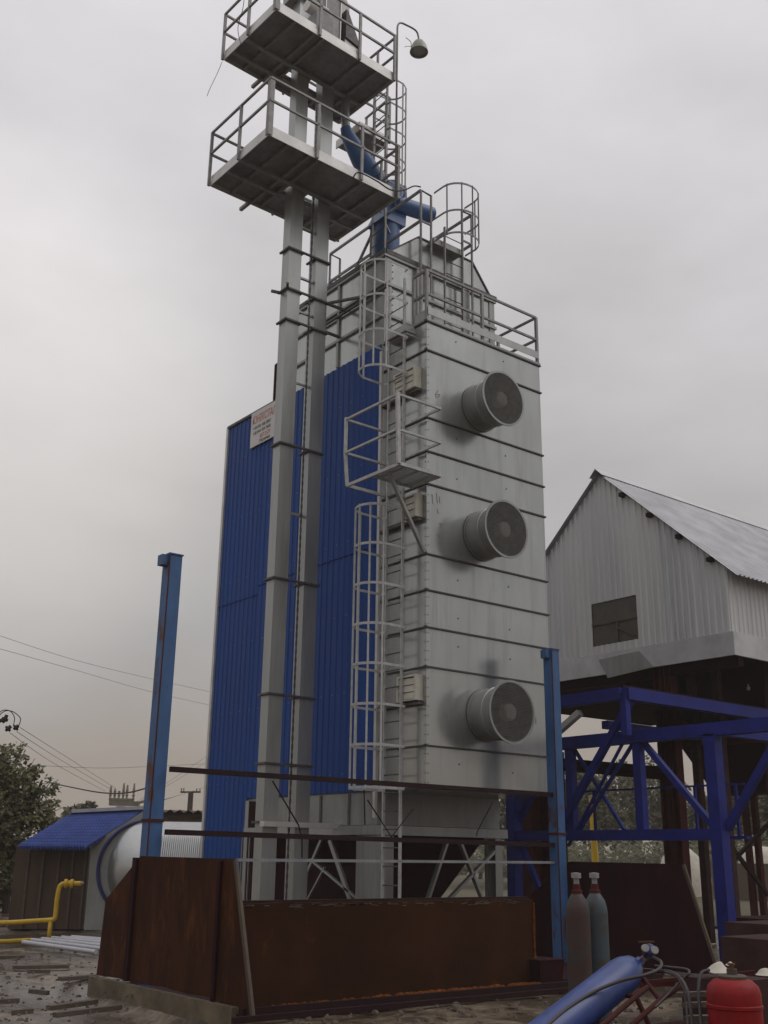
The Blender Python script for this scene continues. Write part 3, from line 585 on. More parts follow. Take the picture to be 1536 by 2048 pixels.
MB().lathe([(0, -.05), (.035, -.05), (.04, 0), (.035, .04), (0, .05)], RG, (-.4, -.5, .3), 16).build('body', 'bluetrim', rg, smooth='auto')
for (x, y) in ((1290, 1897), (1309, 1901)):
    p = onh(x, y, 7.62); MB().lathe([(0, .015), (.024, .015), (.026, 0), (0, 0)], p, (-.55, -.75, .35), 20).build('gauge', 'cap', rg, smooth='auto')
MB().bar(RG+V((-.05, .04, .055)), RG+V((.03, -.025, .058)), .009).build('adjusting_bar', 'brass', rg)
tr = thing('welding_trolley', 'rusty tube trolley carrying the tilted blue oxygen cylinder', 'trolley', flat((A2+B)/2))
sd = ax.cross(V((0, 0, 1))).normalized()
dn = ax.cross(sd).normalized()
if dn.z > 0: dn = -dn
for s in (-1, 1):
    p, q = A2+sd*(s*.16)+dn*.06, A2+ax*1.25+sd*(s*.16)+dn*.06
    MB().tube([p-ax*.2, q], .016, 8).build('side_tube', 'browncol', tr)
    MB().tube([A2+ax*1.1+sd*(s*.16)+dn*.06, flat(A2+ax*1.1+sd*(s*.3)+V((.25, -.12, 0)), 0.02)], .016, 8).build('leg', 'browncol', tr)
p0 = onh(1370, 1966, 7.5); MB().tube([p0, onh(1318, 2002, 7.4), onh(1262, 2052, 7.2)], .016, 8).tube([onh(1287, 1958, 7.6), onh(1320, 2000, 7.42)], .016, 8).build('stand', 'browncol', tr)
MB().tube([A2+ax*.35+sd*.16+dn*.06, A2+ax*.35-sd*.16+dn*.06], .014, 8).tube([A2+ax*1.1+sd*.16+dn*.06, A2+ax*1.1-sd*.16+dn*.06], .014, 8).build('cross_tube', 'browncol', tr)
def hose(label, pts, r=.011, m='rubber'):
    tag(MB().tube(bez(pts, 10), r*.75, 8).build('gas_hose', m, smooth=True), label, 'hose', 'gas hoses at the welding gear')
hose('dark hose crossing over the blue oxygen cylinder down to the left', [onh(1306, 1914, 7.68), onh(1322, 1924, 7.5), onh(1318, 1938, 7.35), onh(1290, 1950, 7.25), onh(1240, 1962, 7.2), onh(1185, 1985, 7.1), onh(1130, 2020, 6.9), onh(1085, 2060, 6.7)], .014)
hose('brown hose looping right towards the trolley stand then doubling back', [onh(1310, 1932, 7.5), onh(1345, 1935, 7.4), onh(1374, 1939, 7.3), onh(1378, 1947, 7.25), onh(1366, 1958, 7.25), onh(1340, 1985, 7.2), onh(1310, 2015, 7.1)])
hose('brown hose arching down to the ground left of the black hose', [onh(1318, 1941, 7.45), onh(1345, 1945, 7.3), onh(1362, 1958, 7.2), onh(1374, 1980, 7.1), onh(1380, 2010, 7.05), onh(1386, 2060, 7.0)], .013)
hose('thin hose arching just inside the other brown arching hose', [onh(1330, 1944, 7.35), onh(1352, 1952, 7.25), onh(1366, 1975, 7.15), onh(1372, 2010, 7.1), onh(1376, 2060, 7.0)], .009)
hose('black hose hanging from the white cloth left of the red tank', [onh(1418, 1940, 7.2), onh(1404, 1945, 7.15), onh(1398, 1962, 7.1), onh(1397, 1990, 7.05), onh(1400, 2020, 7.0), onh(1404, 2070, 6.9)], .014, 'cable')
pr_ = onh(1465, 1960, 7.0); pr0 = flat(pr_, -.02)
rt = thing('propane_tank', 'squat red propane tank with dusty shoulder at the bottom right corner', 'propane tank', pr0)
h = pr_.z+.02; r = .152
MB().lathe([(0, .03), (r*.8, .03), (r, .09), (r, h-.15), (r+.006, h-.145), (r+.006, h-.13), (r, h-.125), (r, h-.07), (r*.93, h-.03), (r*.72, h), (r*.4, h+.015), (0, h+.02)], pr0, (0, 0, 1), 40).build('tank', 'red', rt, smooth='auto')
MB().lathe([(r*.55, h+.005), (r*.55, h+.022), (r*.45, h+.03), (.03, h+.03), (.03, h+.06), (0, h+.06)], pr0, (0, 0, 1), 20).build('collar', 'clod', rt, smooth='auto')
MB().lathe([(.014, h+.05), (.014, h+.08), (.022, h+.08), (.022, h+.09), (0, h+.09)], pr0, (0, 0, 1), 12).build('valve', 'brass', rt)
def rag(name, label, cat, pts, D, hh=.05, m='mound'):
    c = onh(*pts, D); b = MB(); n = 14
    for i in range(5):
        pass
    prof = [(hh*1.7, 0), (hh*1.35, hh*.25), (hh*.9, hh*.6), (hh*.5, hh*.95), (hh*.2, hh*1.1), (0, hh*1.12)]
    b.lathe(prof, c, (0, 0, 1), n)
    b.v = [p+V((.012*noise.noise(p*20), .012*noise.noise(p*20+V((5, 0, 0))), .01*noise.noise(p*18))) for p in b.v]
    return tag(b.build(name, m, smooth=True), label, cat)
bk = onh(1442, 1948, 8.6)
tag(MB().box(bk.x-.2, bk.x+.25, bk.y-.25, bk.y+.2, -.03, bk.z-.02).build('block_stump', 'brick'), 'dark block standing just behind the red propane tank', 'block')
rag('crumpled_cloth', 'white crumpled cloth lying left above the red propane tank', 'cloth', (1437, 1943), 8.5, .055)
rag('white_flake', 'thin white flake of rubbish just right of the crumpled cloth', 'rubbish', (1460, 1930), 8.9, .02)
bb = onz(1520, 1965, .25)
rag('foam_scrap', 'pale foam scrap at right edge beside the trough end plate', 'scrap', (1530, 1950), 10.5, .05)
for i, (x, y, D, w, lab) in enumerate([(1520, 1875, 15.5, .9, 'long reddish concrete block at the right edge behind the trough'), (1528, 1912, 12.5, .5, 'shorter brown block lower at the right edge behind the trough')]):
    p = onh(x, y, D)
    tag(MB().box(p.x-.3, p.x+w, p.y-w, p.y+.3, -.02, p.z+.18).build('rubble_block', 'brick'), lab, 'block')
# planks and flat iron lying round the trolley
random.seed(3)
pl = [((1340, 1990), (1480, 1985), 'pale plank lying just left of the red tank, farthest one'), ((1370, 2010), (1500, 2005), 'pale plank lying left of the red tank, middle one'), ((1375, 2036), (1520, 2034), 'pale plank lying left of the red tank, nearest one'), ((1280, 1966), (1510, 1945), 'long rusty flat bar crossing behind the red tank'), ((1230, 1972), (1350, 1968), 'short rusty flat bar near the regulator')]
for k, (a, c, lab) in enumerate(pl):
    zz = .45 if k < 3 else .35
    p, q = onh(*a, 8.0-.2*k if k < 3 else 9), onh(*c, 7.8-.2*k if k < 3 else 9)
    tag(MB().bar(p, q, .09 if k < 3 else .03, .03).build('plank' if k < 3 else 'flat_bar', 'wood' if k < 3 else 'browncol'), lab, 'plank' if k < 3 else 'bar', 'scrap bars round the welding gear')
p = onh(1400, 2040, 7.6); tag(MB().box(p.x-.5, p.x+.55, p.y-.5, p.y+.35, -.02, p.z-.06).build('work_crate', 'rustdark'), 'low dark crate under the pale planks by the red tank', 'crate')
# ================================================================== BARN
BU, BV, BW = 20.04, 13.2, 6.82
ZW, ZK, ZRi, ZE = 6.40, 5.88, 10.94, 7.84
bn = thing('raised_barn', 'grey corrugated metal barn raised on brown columns behind the dryer', 'barn', (BU, BV+BW/2, 0))
sl = (ZRi-ZE)/(BW/2); BL = 15
core = [(BU+.03, BV+.03, ZW), (BU+.03, BV+BW-.03, ZW), (BU+.03, BV+BW-.03, ZE-.05), (BU+.03, BV+BW/2, ZRi-.08), (BU+.03, BV+.03, ZE-.05)]
MB().prism(core, (BL, 0, 0)).build('wall_core', 'galvdull', bn)
wy0, wy1, wz0, wz1 = 15.72, 17.1, 6.60, 7.66
g = MB()
roofz = lambda v: ZE+sl*((v-BV) if v < BV+BW/2 else (BV+BW-v))
pt = .17
sheets = []; v = BV+BW; k = 0
while v > BV+.01:
    v2 = max(BV, v-1.02); k += 1
    cuts = [x for x in (wy1, wy0) if v2 < x < v]
    edges = [v]+sorted(cuts, reverse=True)+[v2]; g = MB()
    for a_, c_ in zip(edges[:-1], edges[1:]):
        mid_ = (a_+c_)/2; zt_ = (lambda a_: lambda t: roofz(a_-t)-.02)(a_); off_ = .004*(k % 2)
        def sg(z0f, z1f): g.corr((BU-off_, a_, 0), (0, -(a_-c_), 0), (0, 0, 1), (-1, 0, 0), pt, .024, z0f, z1f)
        if wy0 < mid_ < wy1: sg(lambda t: ZW, lambda t: wz0); sg(lambda t: wz1, zt_)
        else: sg(lambda t: ZW, zt_)
    g.build('gable_siding', 'barnwall2' if k in (2, 6) else 'barnwall', bn); v = v2
MB().box(BU+.012, BU+.03, wy0, wy1, wz0, wz1).build('window_pane', 'window', bn)
MB().box(BU-.02, BU-.005, wy0, wy1, (wz0+wz1)/2-.02, (wz0+wz1)/2+.02).box(BU-.02, BU-.005, (wy0+wy1)/2-.1, (wy0+wy1)/2-.06, wz0, (wz0+wz1)/2-.02).bar((BU-.012, wy0+.1, wz0+.1), (BU-.012, wy1-.5, wz0+.5), .03).build('window_bars', 'window', bn)
MB().corr((BU, BV, 0), (BL, 0, 0), (0, 0, 1), (0, -1, 0), pt, .024, lambda t: ZW, lambda t: ZE-.02).build('side_siding', 'barnwall', bn)
MB().box(BU-.05, BU-.002, BV-.05, BV+BW, ZK, ZW-.01).box(BU, BU+BL, BV-.05, BV-.002, ZK, ZW-.01).build('base_skirt', 'barnroof', bn)
MB().box(BU, BU+BL, BV, BV+BW, ZK+.1, ZW-.02).build('floor_slab', 'rustdark', bn)
b = MB()
for i in range(9): b.box(BU+.2+i*1.7, BU+.4+i*1.7, BV+.05, BV+BW-.05, ZK-.2, ZK+.099)
b.build('floor_joists', 'rustdark', bn)
dl = V((0, 1, sl)).normalized()
Lr = math.hypot(BW/2+.32, (BW/2+.32)*sl)
MB().corr((BU-.14, BV+BW/2, ZRi+.03), (BL+.3, 0, 0), (0, -dl.y, -dl.z), (0, -dl.z, dl.y), .16, .03, lambda t: 0, lambda t: Lr).build('roof_slope', 'barnroof', bn)
MB().corr((BU-.14, BV+BW/2, ZRi+.03), (BL+.3, 0, 0), (0, dl.y, -dl.z), (0, dl.z, dl.y), .16, .03, lambda t: 0, lambda t: Lr).build('roof_slope', 'barnroof', bn)
MB().prism([(BU-.2, BV+BW/2-.2, ZRi-.2*sl+.09), (BU-.2, BV+BW/2, ZRi+.12), (BU-.2, BV+BW/2+.2, ZRi-.2*sl+.09), (BU-.2, BV+BW/2, ZRi+.09)], (BL+.3, 0, 0)).build('ridge_cap', 'barnroof', bn)
b = MB()
for k in range(4):
    v = BV+.35+k*.78; b.box(BU-.16, BU+.01, v-.06, v+.06, roofz(v)-.14, roofz(v)-.045)
b.build('purlin_ends', 'rustdark', bn)
for (x0_, v_) in ((BU+.3, 15.42), (BU+.3, 15.12), (BU+.3, BV+BW-.4)):
    MB().box(x0_-.12, x0_+.12, v_-.1, v_-.07, 0, ZK+.09).box(x0_-.12, x0_+.12, v_+.07, v_+.1, 0, ZK+.09).box(x0_-.015, x0_+.015, v_-.069, v_+.069, 0, ZK+.09).build('column', 'browncol', bn)
for p, q, w in [((BU+.3, 15.4, 4.7), (BU+6, 15.4, 4.6), .16), ((BU+.3, 19.3, 4.0), (BU+.3, 15.5, 3.6), .18), ((BU+2, BV-.5, 4.3), (BU+2, 16.4, 4.4), .2)]:
    MB().bar(p, q, w*.6, w).build('tie_beam', 'browncol', bn)
MB().prism([onu(1197, 1320, BU-.053), onu(1278, 1302, BU-.053), onu(1308, 1334, BU-.053), onu(1216, 1356, BU-.053)], (-.006, 0, 0)).build('skirt_patch', 'galvdull', bn)
for x in (1498, 1517):
    p = onh(x, 1700, 31); MB().box(p.x-.07, p.x+.07, p.y-.07, p.y+.07, 0, ZK+.09).build('column', 'browncol', bn)
MB().bar(onh(1466, 1698, 30), onh(1536, 1790, 31), .09).bar(onh(1466, 1722, 30), onh(1545, 1640, 31), .09).build('cross_brace', 'brownpipe', bn)
for x, y in ((1400, 1600), (1462, 1720)):
    p = onh(x, y, 25.5); MB().box(p.x-.08, p.x+.08, p.y-.08, p.y+.08, 0, ZK+.09).build('pier', 'brick', bn)
# dark hopper bellies under the barn floor
for u_ in (BU+3.2, BU+8.5):
    MB().hexa([(u_-.3, 14.6, 3.2), (u_+.5, 14.6, 3.2), (u_+.5, 16.0, 3.2), (u_-.3, 16.0, 3.2), (u_-1.6, 13.5, 5.97), (u_+1.8, 13.5, 5.97), (u_+1.8, 17.2, 5.97), (u_-1.6, 17.2, 5.97)]).build('hopper_belly', 'rustdark', bn)
bulb = onh(1497, 1376, 26.0)
lb = thing('hanging_bulb', 'unlit white bulb hanging under the raised barn floor', 'lamp', bulb)
MB().lathe([(0, -.06), (.03, -.045), (.045, -.01), (.03, .03), (.018, .05), (.018, .09)], bulb, (0, 0, 1), 14).build('bulb', 'white', lb, smooth=True)
MB().tube([bulb+V((0, 0, .15)), V((bulb.x, bulb.y, ZK))], .01, 5).build('cord', 'cable', lb)
# ================================================================== BLUE SUPPORT FRAME
fr = thing('blue_support_frame', 'deep blue braced steel bin frame standing before the barn', 'frame', (19, 13, 0))
FU = 17.27
def fb(p, q, w, h=None, nm='brace'): MB().bar(p, q, w, h or w).build(nm, 'blueframe', fr)
def fu(x, y, du=0.): return onu(x, y, FU+du)
Z1, Z2, Z3 = 2.12, 3.98, 4.80
def leg(u, v, z1, w=.24): MB().box(u-w/2, u+w/2, v-w/2, v+w/2, 0, z1).build('leg', 'blueframe', fr)
vr, vm, vl = 12.0, 13.72, 15.50
leg(FU, vr, Z2-.08); leg(FU, 17.2, Z2-.08)
MB().box(FU-.08, FU+.08, vm-.09, vm+.09, Z1+.09, Z2-.08).build('mid_post', 'blueframe', fr)
MB().box(FU-.08, FU+.08, vl-.09, vl+.09, Z1+.09, Z2-.08).build('mid_post', 'blueframe', fr)
fb((FU, 17.4, Z1), (FU, vr+.12, Z1), .2, .2, 'lower_beam')
fb((FU, 17.4, Z2), (FU, 9.6, Z2), .24, .24, 'middle_beam')
TU = FU-.02
fb((TU-.3, vm+.05, Z3), (TU-.3, 17.4, Z3), .22, .24, 'top_beam'); fb((TU-.3, vm, Z3), (TU+7, vm, Z3), .22, .24, 'top_beam')
fb((TU-.3, vm+.01, Z3+.01), (TU-.3, vm+.0, Z2), .14, .14, 'mid_post')
fb((FU-.12, vm+.02, Z3-.12), (FU-.1, vl+.35, Z1+.06), .13, .13); fb((FU+.02, vm-.1, Z2-.1), (FU+.02, vr+.1, Z1+.1), .11, .11)
fb((FU+.1, vr-.1, Z1+.1), (FU+.1, 10.6, Z2-.1), .13, .13)
fb((FU+.02, vl-.15, Z1+.1), (FU+.02, vm+.12, Z2-.1), .06, .06); fb((FU-.03, vm+.35, Z2-.1), (FU-.03, vm+1.9, Z1-.2), .05, .05)
fb((FU+.06, vl-.05, Z2-.1), (FU+.06, vm+.5, Z1+.1), .06, .06)
fb((FU+.1, vm+.9, 4.3), (FU+3.5, vm+.9, 4.3), .16, .16, 'middle_beam'); fb((FU, vl+.3, 4.0), (FU+.1, vl+2, 2.0), .12, .12)
fb((FU, 16.6, Z2-.1), (FU, 15.7, Z1+.1), .13, .13); fb((FU, 17.1, Z1), (FU, 16.0, .2), .1, .1)
MB().box(TU-.2, TU+5.2, vm+.1, 17.4, Z3+.121, Z3+.2).build('bin_floor', 'rustdark', fr)
MB().bar(onu(1118, 1462, FU-.35), onu(1160, 1425, FU-.35), .14, .12).build('bright_gusset', 'skirt', fr)
for u_ in (FU+4.2,):
    leg(u_, vr, Z2-.08); fb((FU, vr, Z2+.0), (u_, vr, Z2), .16, .16, 'middle_beam'); fb((FU+.2, vr, Z1+.1), (FU+2.1, vr, Z2-.1), .1, .1)
hr = thing('thin_handrail', 'thin dark blue handrail along the far deck inside the blue frame', 'guard rail', (FU+1.5, 14.5, Z1))
for v_ in (12.6, 13.55, 14.9, 16.2): MB().bar((FU+1.5, v_, Z1), (FU+1.5, v_, Z1+.98), .05).build('post', 'blueframe', hr)
MB().bar((FU+1.5, 12.4, Z1+.98), (FU+1.5, 16.8, Z1+.98), .035).build('rail', 'blueframe', hr); MB().bar((FU+1.5, 12.4, Z1-.02), (FU+1.5, 16.8, Z1-.02), .12, .06).build('deck_beam', 'blueframe', hr)
rb = thing('brown_pipe_run', 'long brown pipe running level behind the blue frame', 'pipe', (22, 20, 0))
MB().tube([onh(1050, 1523, 25.5), onh(1345, 1548, 25.0)], .15, 10).build('pipe', 'brownpipe', rb)
for x in (1060, 1100):
    p = onh(x, 1600, 25.4); MB().box(p.x-.25, p.x+.25, p.y-.25, p.y+.25, 0, 4.0).build('support', 'browncol', rb)
dk = onh(1520, 1842, 21.5); 
tag(MB().box(dk.x-.3, dk.x+2.5, dk.y-2.0, dk.y+.6, -.02, dk.z+.05).build('dark_footing', 'rustdark'), 'long low dark footing at right edge below the barn', 'footing')
# ================================================================== SHED WITH DRUM (left)
H0 = onz(165, 1859); HD = math.hypot(H0.x, H0.y)
# wall plane through the shed front, roughly square to the line of sight
hx = CR.copy(); hx.z = 0; hx.normalize(); hn = V((-hx.y, hx.x, 0))
if hn.dot(_F) > 0: hn = -hn          # towards the viewer
ANG = math.radians(6); hx = Matrix.Rotation(ANG, 3, 'Z') @ hx; hn = Matrix.Rotation(ANG, 3, 'Z') @ hn
def onw(x, y, d=0.):  # on the shed front plane, d metres in front
    dr = ray(x, y); o = flat(H0)+hn*d; return C0+dr*((o-C0).dot(hn)/dr.dot(hn))
fh = thing('furnace_shed', 'brown boarded shed with blue tiled roof and zinc front wall', 'shed', flat(H0))
a, c = onw(38, 1690), onw(180, 1690)
zr0 = c.z
bw = MB(); W = (flat(c)-flat(a)).length+.05
base = flat(c)-hx*W
bw.prism([base+V((0, 0, 0)), flat(c), flat(c)-hn*3.5, base-hn*3.5], (0, 0, zr0)).build('board_wall', 'shedwood', fh)
b = MB()
for x in (50, 80, 112, 140, 165): 
    p = onw(x, 1780, .03); b.bar(flat(p), flat(p, zr0-.02), .05, .03, up=tuple(hn))
b.build('battens', 'wood', fh)
# zinc front wall
p0, p1 = onw(183, 1690, .06), onw(300, 1690, .06); ztop = onw(283, 1620, .06).z
fw = MB().prism([flat(p0), flat(p0, zr0+.02), flat(onw(285, 1690, .06), ztop), flat(p1, ztop), flat(p1)], -hn*.06).build('zinc_wall', 'galvdull', fh)
ctr = onw(291, 1738, .08); rad = (onw(291, 1642, .08)-ctr).length
MB().tube(arc(ctr+hn*.06, hx*rad, V((0, 0, rad)), math.pi*.5, math.pi*1.5, 40), .04, 8).build('ring_trim', 'bluetrim', fh, smooth=True)
# blue tile roof: eave in front, ridge behind
e0, e1 = onw(35, 1693, .55), onw(172, 1693, .55)
r1 = onw(290, 1620, -.9); r0 = onw(145, 1627, -.9)
E = e1-e0; E = hx*E.dot(hx); 
ew = (onw(186, 1682, .1)-e0).dot(hx)
sl_v = (r0-e0); nrm = E.cross(sl_v).normalized()
if nrm.z < 0: nrm = -nrm
rf = MB()
rows = 12; cols = 46; W2 = E.length
def rp(t, s):  # sheared parallelogram roof
    p = e0+E*t+(r0-e0)*s+(r1-r0-E)*(t*s); return p+nrm*(.03*math.sin(t*cols*math.pi*1.0)+.035*((s*rows) % 1.0))
nt_, ns_ = cols*4, rows*3
g = [[rp(i/nt_, min(j/ns_, 1-1e-6)) for j in range(ns_+1)] for i in range(nt_+1)]
vs = [p for row in g for p in row]; k = ns_+1
rf.add(vs+[p-nrm*.05 for p in vs], [(i*k+j, (i+1)*k+j, (i+1)*k+j+1, i*k+j+1) for i in range(nt_) for j in range(ns_)]+[(len(vs)+i*k+j, len(vs)+i*k+j+1, len(vs)+(i+1)*k+j+1, len(vs)+(i+1)*k+j) for i in range(nt_) for j in range(ns_)])
rf.build('tile_roof', 'tile', fh, recalc=False)
MB().bar(r0+V((0, 0, .05)), r1+V((0, 0, .05)), .35, .08).build('ridge_flashing', 'white', fh)
# horizontal drum running on to the right
c0 = onw(291, 1738, .10)
dr_ = thing('furnace_drum', 'long bright corrugated horizontal drum between shed and blue dryer wall', 'drum', flat(c0))
prof = []; L_ = 4.5; n = 100; rr = rad*.99
for i in range(13): a_ = math.pi/2*i/12; prof.append((max(.001, rr*math.sin(a_)), -.8*rr*math.cos(a_)))
for i in range(n): prof.append((rr+.004, .02+L_*(i+.25)/n)); prof.append((rr-.004, .02+L_*(i+.75)/n))
prof.append((.001, .03+L_))
MB().lathe(prof, c0, hx, 56).build('shell', 'drum', dr_, smooth='auto')
MB().box(c0.x-.6, c0.x+.6, c0.y-.6, c0.y+.6, 0, c0.z-rr*.6).build('saddle', 'concrete', dr_)
# yellow gas pipe
Q = flat(onz(95, 1884)); gd = math.hypot(Q.x, Q.y)
def onq(x, y): dr = ray(x, y); o = Q; return C0+dr*((o-C0).dot(hn)/dr.dot(hn))
gp = thing('gas_pipe', 'bright yellow gas pipe with valve rising before the brown shed', 'gas pipe', Q)
r = .045
pts = [onq(-40, 1846), onq(20, 1845), onq(70, 1842), onq(100, 1840), onq(108, 1838), onq(111, 1830), onq(114, 1800), onq(118, 1778), onq(122, 1770), onq(130, 1767), onq(140, 1767), onq(163, 1767)]
MB().tube(bez(pts, 4), r, 12).build('pipe_run', 'yellow', gp, smooth=True)
MB().tube([onq(101, 1842), flat(onq(97, 1884), -.05)], r*.9, 12).build('stand_pipe', 'yellow', gp, smooth=True)
vv_ = onq(138, 1767)
MB().lathe([(.05, -.09), (.085, -.085), (.085, -.03), (.06, -.02), (.06, .02), (.085, .03), (.085, .085), (.05, .09)], vv_, hx, 16).build('valve_body', 'yellow', gp, smooth='auto')
MB().bar(vv_+V((0, 0, .08))-hx*.1, vv_+V((0, 0, .12))+hx*.08, .03, .015).tube([vv_, vv_+V((0, 0, .11))], .012, 6).build('valve_handle', 'browncol', gp)
MB().tube([onq(163, 1767), onq(167, 1765)], r*.6, 10).build('pipe_end', 'galvdull', gp)
# white pipes lying on the mud
lab = ['nearest white pipe of the stack on the mud by the trough', 'second white pipe of the stack on the mud', 'third white pipe of the stack on the mud', 'fourth white pipe of the stack, thinner looking, farther back', 'fifth white pipe lying towards the back of stack', 'farthest white pipe of the stack, by the zinc wall']
ends = [((46, 1884), (192, 1904)), ((64, 1880), (215, 1899)), ((84, 1878), (240, 1895)), ((104, 1876), (250, 1890)), ((124, 1875), (255, 1886)), ((144, 1874), (258, 1883))]
for (a, c), l_ in zip(ends, lab):
    p, q = onz(*a, .06), onz(*c, .06)
    tag(MB().tube([p, q], [.038, .038], 12).build('white_pipe', 'white', smooth='auto'), l_, 'pipe', 'white pipes stacked on the mud')
tag(MB().tube([onz(-20, 1885, .05), onz(62, 1880, .05)], .04, 10).build('yellow_offcut', 'yellow', smooth='auto'), 'yellow pipe offcut lying on the mud left of the white pipes', 'pipe')
# planks, lumps of mud on the yard
random.seed(11)
mud = [((-20, 1915), (47, 1913), .16, 'thick dark plank at left edge of the muddy yard'), ((25, 1934), (138, 1932), .22, 'broad dark board half sunk in mud, middle of the yard'), ((-10, 2004), (38, 2001), .05, 'thin dark stick at left edge low in the yard'), ((24, 2026), (66, 2022), .03, 'small dark stick lowest on the muddy yard'), ((60, 1982), (96, 1986), .05, 'short dark stick alone in the open mud'), ((120, 1958), (188, 1953), .12, 'dark board beside the trough end plate'), ((98, 2016), (190, 2003), .10, 'long pale plank pointing at the trough plinth'), ((110, 2030), (240, 2014), .08, 'lower long pale plank beside the kerb'), ((55, 1943), (100, 1943), .05, 'narrow dark lath just in front of the broad board')]
for a, c, w, l_ in mud:
    p, q = onz(*a, .0), onz(*c, .0)
    tag(MB().bar(p, q, w, .05).build('plank', 'wood'), l_, 'plank', 'planks strewn over the mud')
b = MB()
for i in range(260):
    p = onz(random.uniform(-20, 260), 1900+160*random.random()**1.3, 0)
    r = random.uniform(.006, .035)*random.uniform(.5, 1.2)
    b.lathe([(0, r*.5), (r*.6, r*.35), (r, -.01)], p, (0, 0, 1), 6)
for i in range(250):
    p = onz(random.uniform(560, 1536), random.uniform(1990, 2110), 0); r = random.uniform(.015, .06)
    b.lathe([(0, r*.5), (r*.6, r*.35), (r, -.01)], p, (0, 0, 1), 6)
b.v = [p+V((.02*noise.noise(p*30), .02*noise.noise(p*30+V((9, 0, 0))), 0)) for p in b.v]
struct(b.build('mud_clods', 'clod'), 'stuff')
# ================================================================== FAR THINGS ON THE LEFT
ob = thing('old_outbuilding', 'low old plastered outbuilding with wavy roof edge behind the drum', 'building', flat(onh(360, 1700, 42)))
def onb(x, y, d=0.): dr = ray(x, y); o = flat(onh(360, 1700, 42))+hn*d; return C0+dr*((o-C0).dot(hn)/dr.dot(hn))
a, c = onb(305, 1640), onb(440, 1634)
MB().prism([flat(a), flat(c), flat(c)-hn*4, flat(a)-hn*4], (0, 0, a.z+.25)).build('wall', 'render', ob)
MB().corr(flat(a, a.z+.27)+hn*.4-hx*.2, hx*((flat(c)-flat(a)).length+.4), -hn+V((0, 0, .03)), V((0, 0, 1)), .34, .10, lambda t: 0, lambda t: 4.5, wave='sin', thick=.03).build('roof', 'slate', ob)
MB().bar(flat(a, a.z+.12)+hn*.1, flat(c, a.z+.14)+hn*.1, .2, .06).build('fascia', 'slate', ob)
p = onh(382, 1583, 70); pl_ = thing('utility_pole', 'distant wooden utility pole with short crossarm left of the blue wall', 'utility pole', flat(p))
MB().tube([flat(p), p], [.2, .16], 10).build('pole', 'pole', pl_)
MB().bar(p-hx*.65+V((0, 0, -.05)), p+hx*.6+V((0, 0, -.02)), .1).build('crossarm', 'pole', pl_)
for s in (-.6, -.45, .35, .55): MB().tube([p+hx*s, p+hx*s+V((0, 0, .2))], .04, 6).build('insulator', 'porcelain', pl_)
tf = onh(245, 1607, 38); T = thing('transformer', 'small roof transformer with a row of pale insulators beyond the shed', 'transformer', flat(tf))
MB().box(tf.x-.15, tf.x+.15, tf.y-.15, tf.y+.15, 0, tf.z-.1).build('mast', 'pole', T)
MB().bar(tf-hx*.42, tf+hx*.55, .4, .14).bar(tf-hx*.4+V((0, 0, .12)), tf+hx*.3+V((0, 0, .12)), .3, .08).bar(tf+hx*.4, tf+hx*.72+V((0, 0, .08)), .08).build('tank', 'porcelain', T)
for i, s in enumerate((-.42, -.28, -.14, 0, .12, .34)):
    hgt = (.5, .42, .35, .6, .55, .6)[i]
    MB().lathe([(.03, 0), (.05, .1), (.03, .15), (.055, .22), (.03, .27), (.05, .34), (.025, hgt), (0, hgt)], tf+hx*s+V((0, 0, .06)), (0, 0, 1), 8).build('insulator', 'porcelain', T)
# near overhead insulators and wires
ins = thing('wire_insulators', 'dark clustered line insulators and jumper loops at the left edge', 'insulators', onh(8, 1445, 20))
def oi(x, y): return onh(x, y, 20)
b = MB()
for (x, y), (x2, y2) in [((-20, 1450), (4, 1440)), ((6, 1446), (14, 1430)), ((11, 1462), (22, 1452)), ((27, 1459), (37, 1451))]:
    p, q = oi(x, y), oi(x2, y2)
    b.tube([p, p.lerp(q, .25), p.lerp(q, .3), p.lerp(q, .6), p.lerp(q, .65), q], [.02, .03, .06, .06, .035, .03], 8)
b.build('insulator_strings', 'cable', ins, smooth='auto')
b = MB()
for pts in [[(-10, 1440), (8, 1423), (25, 1423), (40, 1435), (40, 1445), (37, 1452)], [(-8, 1432), (5, 1421), (20, 1422), (29, 1435), (27, 1450)]]: b.tube(bez([oi(*p) for p in pts], 6), .008, 5)
b.build('jumper_loops', 'cable', ins)
wires = [([(20, 1466, 20), (110, 1528, 28), (210, 1582, 37.5)], .012, 'lowest of three parallel wires descending to the roof transformer'),
 ([(33, 1463, 20), (120, 1519, 28), (222, 1579, 37.5)], .012, 'middle of three parallel wires descending to the roof transformer'),
 ([(40, 1455, 20), (130, 1512, 28), (232, 1577, 37.5)], .012, 'highest of three parallel wires descending to the roof transformer'),
 ([(80, 1531, 30), (200, 1536, 32), (300, 1533, 34), (420, 1527, 36)], .012, 'thin level wire crossing behind the left blue post'),
 ([(-20, 1292, 40), (150, 1340, 46), (300, 1383, 54), (432, 1413, 60)], .02, 'lower faint wire sloping across the left sky'),
 ([(-20, 1265, 40), (150, 1320, 46), (300, 1357, 54), (440, 1388, 60)], .02, 'upper faint wire sloping across the left sky'),
 ([(90, 1563, 21), (140, 1574, 19), (200, 1585, 17.5), (250, 1586, 16.5), (290, 1577, 15.6)], .018, 'thick black sagging cable tied to the left blue post'),
 ([(300, 1608, 16), (382, 1583, 69), (430, 1566, 90)], .02, 'dark wire rising over the distant utility pole'),
 ([(260, 1612, 38), (330, 1568, 36), (420, 1508, 33)], .010, 'steep thin wire climbing behind left post to the blue wall'),
 ([(268, 1610, 38), (330, 1574, 36), (420, 1520, 33)], .010, 'steep thin wire just below the other climbing one')]
